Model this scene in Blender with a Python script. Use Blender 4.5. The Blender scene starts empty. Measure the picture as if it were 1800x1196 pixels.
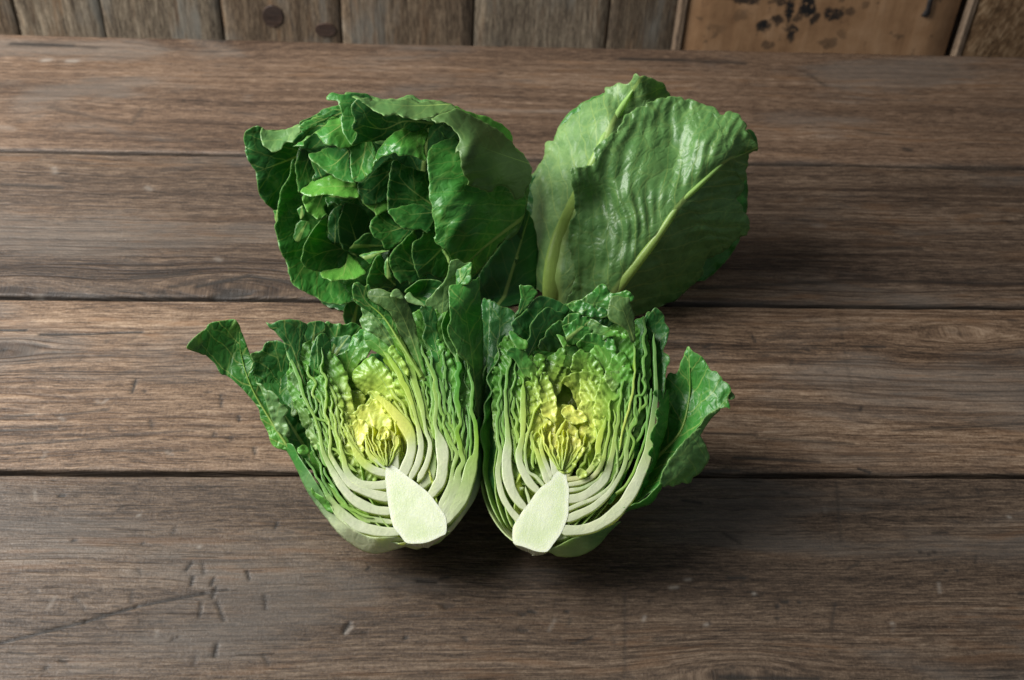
import bpy, math, random
import numpy as np
from mathutils import Vector, Matrix
from mathutils.geometry import delaunay_2d_cdt

# ------------------------------------------------------------------ camera, light, exposure
sc = bpy.context.scene
C = sc.collection
F_PX, DIST, TILT, ROLL = 2200.0, 0.72, math.radians(43.0), math.radians(3.5)
_c, _s = math.cos(TILT), math.sin(TILT)
FW = np.array([0, _c, -_s]); _rt = np.array([1.0, 0, 0]); _up = np.array([0, _s, _c])
RT = math.cos(ROLL)*_rt + math.sin(ROLL)*_up
UP = -math.sin(ROLL)*_rt + math.cos(ROLL)*_up
CAM = -FW*DIST
cd = bpy.data.cameras.new('camera')
cd.sensor_width = 36.0; cd.lens = F_PX/1800*36
cd.clip_start = 0.02; cd.clip_end = 50
cd.dof.use_dof = True; cd.dof.focus_distance = 0.625; cd.dof.aperture_fstop = 11.5
cam = bpy.data.objects.new('camera', cd); C.objects.link(cam)
cam.matrix_world = Matrix(((RT[0], UP[0], -FW[0], CAM[0]), (RT[1], UP[1], -FW[1], CAM[1]),
                           (RT[2], UP[2], -FW[2], CAM[2]), (0, 0, 0, 1)))
sc.camera = cam

w = bpy.data.worlds.new('World'); sc.world = w; w.use_nodes = True
bg = w.node_tree.nodes['Background']
bg.inputs[0].default_value = (0.93, 0.97, 1.0, 1); bg.inputs[1].default_value = 0.165

def area_light(name, loc, target, sx, sy, power, col):
    l = bpy.data.lights.new(name, 'AREA'); l.shape = 'RECTANGLE'; l.size = sx; l.size_y = sy
    l.energy = power; l.color = col
    o = bpy.data.objects.new(name, l); C.objects.link(o); o.location = loc
    d = Vector(target)-Vector(loc)
    o.rotation_euler = d.to_track_quat('-Z', 'Y').to_euler()
    return o
area_light('window_light', (-0.80, 0.04, 0.66), (0.0, 0.03, 0.03), 0.66, 0.66, 26.0, (1.0, 0.985, 0.95))

vs = sc.view_settings
vs.view_transform = 'Standard'; vs.look = 'None'; vs.exposure = 0.0; vs.gamma = 1.0
vs.use_curve_mapping = False

# ------------------------------------------------------------------ photograph geometry -> place
CROPS = {'A': (420, 150, 5.98), 'B': (660, 150, 5.98), 'C': (460, 340, 5.98), 'D': (660, 340, 5.98),
         'E': (320, 550, 5.98), 'F': (580, 460, 5.98), 'G': (580, 640, 5.98), 'H': (480, 790, 4.737),
         'I': (840, 480, 5.98), 'J': (840, 650, 5.98), 'K': (840, 790, 5.98), 'L': (1060, 540, 5.98),
         'M': (1040, 690, 5.98), 'N': (900, 120, 5.98), 'O': (1060, 150, 5.98), 'P': (880, 330, 4.0),
         'Z': (0, 0, 1.0)}
def X(crop, pts):
    x0, y0, s = CROPS[crop]
    return [(x0+p[0]/s, y0+p[1]/s) + tuple(p[2:]) for p in pts]

class Frame:
    """a reference plane standing in the place; h (metres) is the height over it"""
    def __init__(self, px, py, z, n=None):
        d = self.ray(np.array([[px, py]]))[0]
        t = (z-CAM[2])/d[2]
        self.o = CAM+d*t
        n = CAM-self.o if n is None else np.array(n, float)
        self.n = n/np.linalg.norm(n)
    @staticmethod
    def ray(p):
        p = np.asarray(p, float)
        return FW[None]+RT[None]*((p[:, 0:1]-900)/F_PX)-UP[None]*((p[:, 1:2]-598)/F_PX)
    def pt(self, p, h=0.0):
        d = self.ray(p)
        t = ((self.o-CAM)@self.n + h)/(d@self.n)
        return CAM[None]+d*t[:, None]
TABLE = Frame(900, 598, 0.0, (0, 0, 1))
PXM = F_PX/0.70            # pixels per metre near the subject

# ------------------------------------------------------------------ small numeric helpers
def sstep(a, b, x):
    t = np.clip((x-a)/(b-a), 0, 1); return t*t*(3-2*t)
def catmull(P, closed, step):
    P = np.asarray(P, float); n = len(P); out = []
    m = n if closed else n-1
    for i in range(m):
        if closed: a, b, c, d = P[i-1], P[i], P[(i+1) % n], P[(i+2) % n]
        else: a, b, c, d = P[max(i-1, 0)], P[i], P[i+1], P[min(i+2, n-1)]
        k = max(2, int(np.linalg.norm((c-b)[:2])/step)+1)
        t = (np.arange(k)/k)[:, None]
        out.append(0.5*((2*b)+(-a+c)*t+(2*a-5*b+4*c-d)*t**2+(-a+3*b-3*c+d)*t**3))
    if not closed: out.append(P[-1:])
    return np.vstack(out)
def resample(P, n):
    L = np.r_[0, np.cumsum(np.linalg.norm(np.diff(P[:, :2], axis=0), axis=1))]
    t = np.linspace(0, L[-1], n)
    return np.stack([np.interp(t, L, P[:, k]) for k in range(P.shape[1])], 1), t
def inside(pts, poly):
    x, y = pts[:, 0], pts[:, 1]; r = np.zeros(len(pts), bool)
    n = len(poly); j = n-1
    for i in range(n):
        xi, yi = poly[i]; xj, yj = poly[j]
        if yi != yj:
            r ^= ((yi > y) != (yj > y)) & (x < (xj-xi)*(y-yi)/(yj-yi)+xi)
        j = i
    return r
def tps(ctrl, q):
    c = np.asarray(ctrl, float); n = len(c)
    if n == 1: return np.full(len(q), c[0, 2])
    def U(r2): return 0.5*r2*np.log(r2+1e-9)
    sc_ = 100.0
    a = c[:, :2]/sc_; b = q/sc_
    K = U(((a[:, None]-a[None])**2).sum(-1))+np.eye(n)*0.02
    Pm = np.c_[np.ones(n), a]
    M = np.zeros((n+3, n+3)); M[:n, :n] = K; M[:n, n:] = Pm; M[n:, :n] = Pm.T
    M[n:, n:] -= np.eye(3)*1e-4
    wv = np.linalg.solve(M, np.r_[c[:, 2], 0, 0, 0])
    v = U(((b[:, None]-a[None])**2).sum(-1))@wv[:n]+np.c_[np.ones(len(b)), b]@wv[n:]
    lo, hi = c[:, 2].min(), c[:, 2].max(); m = 0.25*(hi-lo)+0.002
    return np.clip(v, lo-m, hi+m)
def vnoise(p, seed, freq, octv=2):
    """smooth value noise made of random sines (n points, any dims)"""
    r = np.random.RandomState(seed); v = np.zeros(len(p)); amp = 1.0; tot = 0
    for o in range(octv):
        for k in range(5):
            d = r.normal(size=p.shape[1]); d /= np.linalg.norm(d)
            v += amp*np.sin(p@d*freq*(0.7+0.6*r.rand())*2*math.pi+r.rand()*6.28)/5*1.6
        tot += amp; amp *= 0.5; freq *= 2.1
    return v/tot

# ------------------------------------------------------------------ mesh helpers
def mesh_obj(name, verts, faces, mat, parent=None, attrs=None, smooth=True):
    me = bpy.data.meshes.new(name)
    V = np.asarray(verts, np.float32)
    if parent is not None: V = V-np.array(parent.location, np.float32)
    if isinstance(faces, np.ndarray):
        nf, k = faces.shape
        me.vertices.add(len(V)); me.vertices.foreach_set('co', V.ravel())
        me.loops.add(nf*k); me.loops.foreach_set('vertex_index', faces.astype(np.int32).ravel())
        me.polygons.add(nf)
        me.polygons.foreach_set('loop_start', np.arange(0, nf*k, k, dtype=np.int32))
        me.polygons.foreach_set('loop_total', np.full(nf, k, np.int32))
        me.update(calc_edges=True); me.validate()
    else:
        me.from_pydata([tuple(v) for v in V.tolist()], [], faces)
    if smooth: me.polygons.foreach_set('use_smooth', np.ones(len(me.polygons), bool))
    for k, a in (attrs or {}).items():
        a = np.asarray(a, np.float32)
        ty = 'FLOAT' if a.ndim == 1 else ('FLOAT_VECTOR' if a.shape[1] == 3 else 'FLOAT_COLOR')
        at = me.attributes.new(k, ty, 'POINT')
        at.data.foreach_set({'FLOAT': 'value', 'FLOAT_VECTOR': 'vector', 'FLOAT_COLOR': 'color'}[ty], a.ravel())
    me.update()
    o = bpy.data.objects.new(name, me); C.objects.link(o)
    if mat: me.materials.append(mat)
    if parent is not None: o.parent = parent
    return o
def empty(name, loc, label=None, cat=None, group=None, kind=None):
    o = bpy.data.objects.new(name, None); C.objects.link(o); o.location = loc
    o.empty_display_size = 0.02
    if label: o['label'] = label
    if cat: o['category'] = cat
    if group: o['group'] = group
    if kind: o['kind'] = kind
    return o

# ------------------------------------------------------------------ node helper
class NT:
    def __init__(self, name):
        self.m = bpy.data.materials.new(name); self.m.use_nodes = True
        self.t = self.m.node_tree; self.t.nodes.clear()
        self.out = self.t.nodes.new('ShaderNodeOutputMaterial')
    def node(self, ty, **kw):
        n = self.t.nodes.new(ty)
        for k, v in kw.items(): setattr(n, k, v)
        return n
    def put(self, sock, v):
        if isinstance(v, bpy.types.NodeSocket): self.t.links.new(v, sock)
        elif v is not None:
            if hasattr(sock.default_value, '__len__') and not hasattr(v, '__len__'): v = (v,)*len(sock.default_value)
            if hasattr(sock.default_value, '__len__') and len(sock.default_value) == 4 and len(v) == 3: v = tuple(v)+(1,)
            sock.default_value = v
    def math(self, op, a, b=None, c=None, clamp=False):
        n = self.node('ShaderNodeMath', operation=op, use_clamp=clamp)
        for i, v in enumerate((a, b, c)):
            if v is not None: self.put(n.inputs[i], v)
        return n.outputs[0]
    def attr(self, name, out='Fac'):
        n = self.node('ShaderNodeAttribute', attribute_name=name); return n.outputs[out]
    def ss(self, x, a, b, lo=0.0, hi=1.0):
        n = self.node('ShaderNodeMapRange', interpolation_type='SMOOTHSTEP')
        for s, v in zip(('Value', 'From Min', 'From Max', 'To Min', 'To Max'), (x, a, b, lo, hi)): self.put(n.inputs[s], v)
        return n.outputs[0]
    def mix(self, f, a, b, mode='MIX'):
        n = self.node('ShaderNodeMix', data_type='RGBA', blend_type=mode)
        self.put(n.inputs[0], f); self.put(n.inputs[6], a); self.put(n.inputs[7], b); return n.outputs[2]
    def xyz(self, x, y, z=0.0):
        n = self.node('ShaderNodeCombineXYZ')
        for i, v in enumerate((x, y, z)): self.put(n.inputs[i], v)
        return n.outputs[0]
    def sep(self, v):
        n = self.node('ShaderNodeSeparateXYZ'); self.put(n.inputs[0], v); return n.outputs
    def noise(self, vec, scale, detail=3, rough=0.55, dist=0.0, col=False):
        n = self.node('ShaderNodeTexNoise')
        if vec is not None: self.put(n.inputs['Vector'], vec)
        self.put(n.inputs['Scale'], scale); self.put(n.inputs['Detail'], detail)
        self.put(n.inputs['Roughness'], rough); self.put(n.inputs['Distortion'], dist)
        return n.outputs[1 if col else 0]
    def ramp(self, f, stops):
        n = self.node('ShaderNodeValToRGB'); e = n.color_ramp.elements
        while len(e) < len(stops): e.new(0.5)
        for el, (p, c) in zip(e, stops): el.position = p; el.color = tuple(c)+(1,) if len(c) == 3 else c
        self.put(n.inputs[0], f); return n.outputs[0]
    def bump(self, h, strength, dist, normal=None):
        n = self.node('ShaderNodeBump'); self.put(n.inputs['Strength'], strength); self.put(n.inputs['Distance'], dist)
        self.put(n.inputs['Height'], h)
        if normal is not None: self.put(n.inputs['Normal'], normal)
        return n.outputs[0]
    def principled(self, col, rough, normal=None, spec=0.5, **kw):
        n = self.node('ShaderNodeBsdfPrincipled')
        self.put(n.inputs['Base Color'], col); self.put(n.inputs['Roughness'], rough)
        self.put(n.inputs['Specular IOR Level'], spec)
        if normal is not None: self.put(n.inputs['Normal'], normal)
        for k, v in kw.items(): self.put(n.inputs[k.replace('_', ' ')], v)
        return n.outputs[0]
    def done(self, shader):
        self.t.links.new(shader, self.out.inputs[0]); return self.m

# ------------------------------------------------------------------ materials
def make_leaf_material():
    N = NT('lettuce_leaf')
    col = N.attr('col', 'Color')
    lc = N.sep(N.attr('lc', 'Vector'))           # along, across, seed (centimetres)
    lu, lv, seed = lc[0], lc[1], lc[2]
    prm = N.sep(N.attr('prm', 'Vector'))         # midrib half width, vein strength, roughness
    mr, vst, rgh = prm[0], prm[1], prm[2]
    edge = N.attr('edge')
    P = N.xyz(lu, lv, seed)
    wn = N.sep(N.noise(P, 0.9, 2, 0.5, col=True))
    wu = N.math('MULTIPLY_ADD', wn[0], 0.9, lu); wv = N.math('MULTIPLY_ADD', wn[1], 0.9, lv)
    a = N.math('ABSOLUTE', lv)
    mid = N.math('SUBTRACT', 1.0, N.ss(N.math('DIVIDE', a, N.math('ADD', mr, 0.0001)), 0.55, 1.15))
    mid = N.math('MULTIPLY', mid, N.ss(mr, 0.002, 0.03))
    side = N.math('MULTIPLY', N.math('SIGN', lv), 0.31)
    q = N.math('ADD', N.math('MULTIPLY_ADD', a, -1.25, wu), N.math('ADD', side, seed))
    fr = N.math('ABSOLUTE', N.math('SUBTRACT', N.math('FRACT', N.math('DIVIDE', q, 1.25)), 0.5))
    wid = N.ss(a, 0.0, 3.0, 0.055, 0.018)
    sec = N.math('SUBTRACT', 1.0, N.ss(N.math('DIVIDE', fr, wid), 0.35, 1.2))
    def net(scale, th, st):
        v = N.node('ShaderNodeTexVoronoi', feature='DISTANCE_TO_EDGE')
        N.put(v.inputs['Vector'], N.xyz(N.math('MULTIPLY', wu, st), wv, seed)); N.put(v.inputs['Scale'], scale)
        return N.math('SUBTRACT', 1.0, N.ss(v.outputs['Distance'], 0.0, th)), v.outputs['Distance']
    t1, d1 = net(0.95, 0.05, 0.6)
    t2, d2 = net(2.7, 0.075, 0.75)
    veins = N.math('MAXIMUM', N.math('MULTIPLY', sec, 0.8), N.math('MAXIMUM', N.math('MULTIPLY', t1, 0.36), N.math('MULTIPLY', t2, 0.13)))
    veins = N.math('MULTIPLY', veins, vst)
    mott = N.noise(P, 1.3, 4, 0.6)
    fine = N.noise(P, 14.0, 3, 0.6)
    c = N.mix(N.math('MINIMUM', N.math('MULTIPLY_ADD', vst, 1.6, 0.1), 1.0), col, N.mix(N.ss(mott, 0.3, 0.75), N.mix(1.0, col, (0.72, 0.80, 0.72), 'MULTIPLY'), N.mix(1.0, col, (1.25, 1.16, 1.15), 'MULTIPLY')))
    c = N.mix(N.ss(fine, 0.35, 0.7, 0.0, 0.25), c, N.mix(1.0, c, (1.35, 1.25, 1.2), 'MULTIPLY'))
    pale = N.mix(0.62, col, (0.46, 0.58, 0.15))
    c = N.mix(veins, c, pale)
    c = N.mix(N.math('MULTIPLY', mid, 0.93), c, N.mix(0.8, col, (0.38, 0.53, 0.15)))
    c = N.mix(N.ss(edge, 0.012, 0.04, 0.5, 0.0), c, N.mix(0.6, col, (0.42, 0.60, 0.20)))
    h = N.math('MULTIPLY_ADD', N.math('MULTIPLY', N.ss(d2, 0.0, 0.3), N.math('SUBTRACT', 1.0, mid)), 0.45, N.math('MULTIPLY', N.ss(d1, 0.0, 0.3), 0.8))
    h = N.math('ADD', h, N.math('MULTIPLY', mott, 0.5))
    h = N.math('ADD', h, N.math('MULTIPLY', fine, 0.14))
    bs = N.math('MULTIPLY_ADD', vst, 0.55, 0.12)
    nrm = N.bump(h, bs, 0.0007)
    rv = N.math('ADD', N.math('SUBTRACT', rgh, 0.04), N.math('MULTIPLY', N.math('SUBTRACT', fine, 0.5), 0.25))
    fb = N.noise(N.xyz(N.math('MULTIPLY', lu, 1.6), N.math('MULTIPLY', lv, 14.0), seed), 1.0, 3, 0.6)
    c = N.mix(N.ss(fb, 0.3, 0.7, 0.30, 0.0), c, N.mix(1.0, c, (0.72, 0.80, 0.66), 'MULTIPLY'))
    p = N.principled(c, rv, nrm, 0.5)
    tr = N.node('ShaderNodeBsdfTranslucent')
    N.put(tr.inputs[0], N.mix(1.0, c, (1.25, 1.25, 0.55), 'MULTIPLY')); N.put(tr.inputs['Normal'], nrm)
    ms = N.node('ShaderNodeMixShader'); ms.inputs[0].default_value = 0.36
    N.t.links.new(p, ms.inputs[1]); N.t.links.new(tr.outputs[0], ms.inputs[2])
    return N.done(ms.outputs[0])

def make_core_material():
    N = NT('lettuce_core')
    lc = N.sep(N.attr('lc', 'Vector')); P = N.xyz(lc[0], lc[1], lc[2])
    fib = N.noise(N.xyz(N.math('MULTIPLY', lc[0], 0.9), N.math('MULTIPLY', lc[1], 5.0), lc[2]), 1.0, 4, 0.6)
    bl = N.noise(P, 0.8, 2, 0.5)
    spk = N.noise(P, 16.0, 2, 0.6)
    rim = N.attr('edge')
    c = N.mix(N.ss(bl, 0.3, 0.7), (0.58, 0.67, 0.41), (0.68, 0.74, 0.53))
    c = N.mix(N.ss(fib, 0.45, 0.65, 0, 0.30), c, (0.72, 0.77, 0.56))
    c = N.mix(N.math('MULTIPLY', N.ss(N.noise(P, 1.6, 4, 0.65), 0.55, 0.72), 0.45), c, (0.74, 0.79, 0.60))
    c = N.mix(N.ss(rim, 0.02, 0.38, 1.0, 0.0), c, (0.73, 0.78, 0.58))
    c = N.mix(N.ss(spk, 0.62, 0.75, 0, 0.5), c, (0.88, 0.9, 0.8))
    c = N.mix(N.ss(N.attr('skin'), 0.2, 0.8, 0, 0.55), c, (0.50, 0.47, 0.27))
    h = N.math('MULTIPLY_ADD', spk, 0.7, N.math('MULTIPLY_ADD', fib, 0.35, bl))
    nrm = N.bump(h, 0.35, 0.0006)
    p = N.principled(c, N.ss(spk, 0.35, 0.65, 0.22, 0.42), nrm, 0.6, Subsurface_Weight=0.35, Subsurface_Scale=0.004, Subsurface_Radius=(1.0, 1.0, 0.5))
    return N.done(p)

def make_wood_material(name, pal, grey, warm, wk=0.50):
    """weathered plank: grain runs along s, 'g' is the grain-following cross coordinate (metres)"""
    pal = [(q[0]*wk*1.10*f, q[1]*wk*0.96*f, q[2]*wk*0.80*f) for q, f in zip(pal, (.55, .92, 1.08, 1.35))]; grey = tuple(q*wk*t for q, t in zip(grey, (1.05, 1.0, .93))); warm = tuple(q*wk for q in warm)
    N = NT(name)
    st = N.sep(N.attr('st', 'Vector')); s, g, seed = st[0], st[1], st[2]
    mk = N.sep(N.attr('mk', 'Vector')); dark, palem, ring = mk[0], mk[1], mk[2]
    def gr(sx, gx, detail=3, rough=0.6, dist=0.0, off=0.0):
        return N.noise(N.xyz(N.math('MULTIPLY', s, sx), N.math('MULTIPLY', g, gx), N.math('ADD', seed, off)), 1.0, detail, rough, dist)
    fleck = gr(110, 680, 3, 0.68)
    fine = gr(34, 700, 3, 0.65, 0.0, 3)
    band = gr(7.0, 170, 4, 0.62, 0.2, 7)
    wide = gr(3.0, 26, 4, 0.6, 0.2, 11)
    S3 = N.xyz(s, g, seed)
    blot = gr(5.0, 17, 4, 0.65, 0.3, 15)
    grit = N.noise(S3, 620.0, 3, 0.7)
    k = N.math('ADD', N.math('MULTIPLY', band, 0.38), N.math('ADD', N.math('MULTIPLY', fine, 0.33), N.math('MULTIPLY', wide, 0.42)))
    k = N.math('ADD', k, N.math('ADD', N.math('MULTIPLY', N.math('SUBTRACT', fleck, 0.5), 0.66), N.math('MULTIPLY', N.math('SUBTRACT', grit, 0.5), 0.36)))
    c = N.ramp(k, [(0.36, pal[0]), (0.51, pal[1]), (0.62, pal[2]), (0.79, pal[3])])
    c = N.mix(N.ss(blot, 0.50, 0.66, 0, 0.8), c, N.mix(0.65, c, grey))
    wf = gr(26, 190, 3, 0.6, 0.0, 31)
    wm = N.math('MULTIPLY', N.ss(wide, 0.42, 0.62), N.ss(wf, 0.50, 0.66))
    c = N.mix(N.math('MULTIPLY', wm, 0.75), c, N.mix(0.7, c, warm))
    # late-wood lines: thin iso-contours of stretched noise wander along the grain
    def iso(sx, gx, wdt, off):
        n = gr(sx, gx, 2, 0.5, 0.0, off)
        return N.math('SUBTRACT', 1.0, N.ss(N.math('ABSOLUTE', N.math('SUBTRACT', n, 0.5)), wdt*0.15, wdt))
    l1 = N.math('MULTIPLY', iso(2.2, 95, 0.045, 41), ring)
    l2 = N.math('MULTIPLY', iso(5.0, 230, 0.045, 47), N.ss(wide, 0.35, 0.6, 0.15, 0.55))
    rl = N.math('MAXIMUM', l1, l2)
    c = N.mix(N.math('MULTIPLY', rl, 0.95), c, N.mix(1.0, c, (0.34, 0.28, 0.24), 'MULTIPLY'))
    chk = gr(30, 520, 1, 0.5, 0.0, 21)
    ck = N.ss(chk, 0.70, 0.76)
    c = N.mix(N.math('MULTIPLY', ck, 0.65), c, N.mix(1.0, c, (0.28, 0.25, 0.23), 'MULTIPLY'))
    c = N.mix(N.ss(grit, 0.66, 0.74, 0, 0.35), c, N.mix(0.5, c, (0.30, 0.27, 0.23)))
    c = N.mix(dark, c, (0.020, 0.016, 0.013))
    c = N.mix(N.math('MULTIPLY', palem, 0.6), c, (0.30, 0.27, 0.235))
    h = N.math('ADD', N.math('MULTIPLY', fine, 0.8), N.math('ADD', N.math('MULTIPLY', fleck, 0.7), N.math('MULTIPLY', band, 1.0)))
    h = N.math('SUBTRACT', h, N.math('ADD', N.math('MULTIPLY', rl, 0.7), N.math('MULTIPLY', ck, 0.7)))
    h = N.math('ADD', h, N.math('MULTIPLY', grit, 0.55))
    nrm = N.bump(h, 0.6, 0.0008)
    rv = N.ss(k, 0.35, 0.7, 0.62, 0.48)
    return N.done(N.principled(c, rv, nrm, 0.35))

# ------------------------------------------------------------------ setting: plank table top
EDGE = [((0, 57), (1800, 100)), ((0, 266), (1800, 295)), ((0, 523), (1800, 541)), ((0, 831), (1800, 837))]
_l = TABLE.pt([e[0] for e in EDGE]); _r = TABLE.pt([e[1] for e in EDGE])
ANG = float(np.mean(np.arctan2(_r[:, 1]-_l[:, 1], _r[:, 0]-_l[:, 0])))
CA, SA = math.cos(ANG), math.sin(ANG)
def to_st(p):           # world -> along / across the planks
    return np.stack([p[:, 0]*CA+p[:, 1]*SA, -p[:, 0]*SA+p[:, 1]*CA], 1)
def from_st(s, t, z):
    return np.stack([s*CA-t*SA, s*SA+t*CA, z], -1)
SEAM = [float(v) for v in ((to_st(_l)[:, 1]+to_st(_r)[:, 1])/2)]
SEAM.append(SEAM[3]-0.165); SEAM.append(SEAM[4]-0.15)
def px_st(x, y): return to_st(TABLE.pt([(x, y)]))[0]

tabletop = empty('tabletop', (0, 0, 0), kind='structure')

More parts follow.
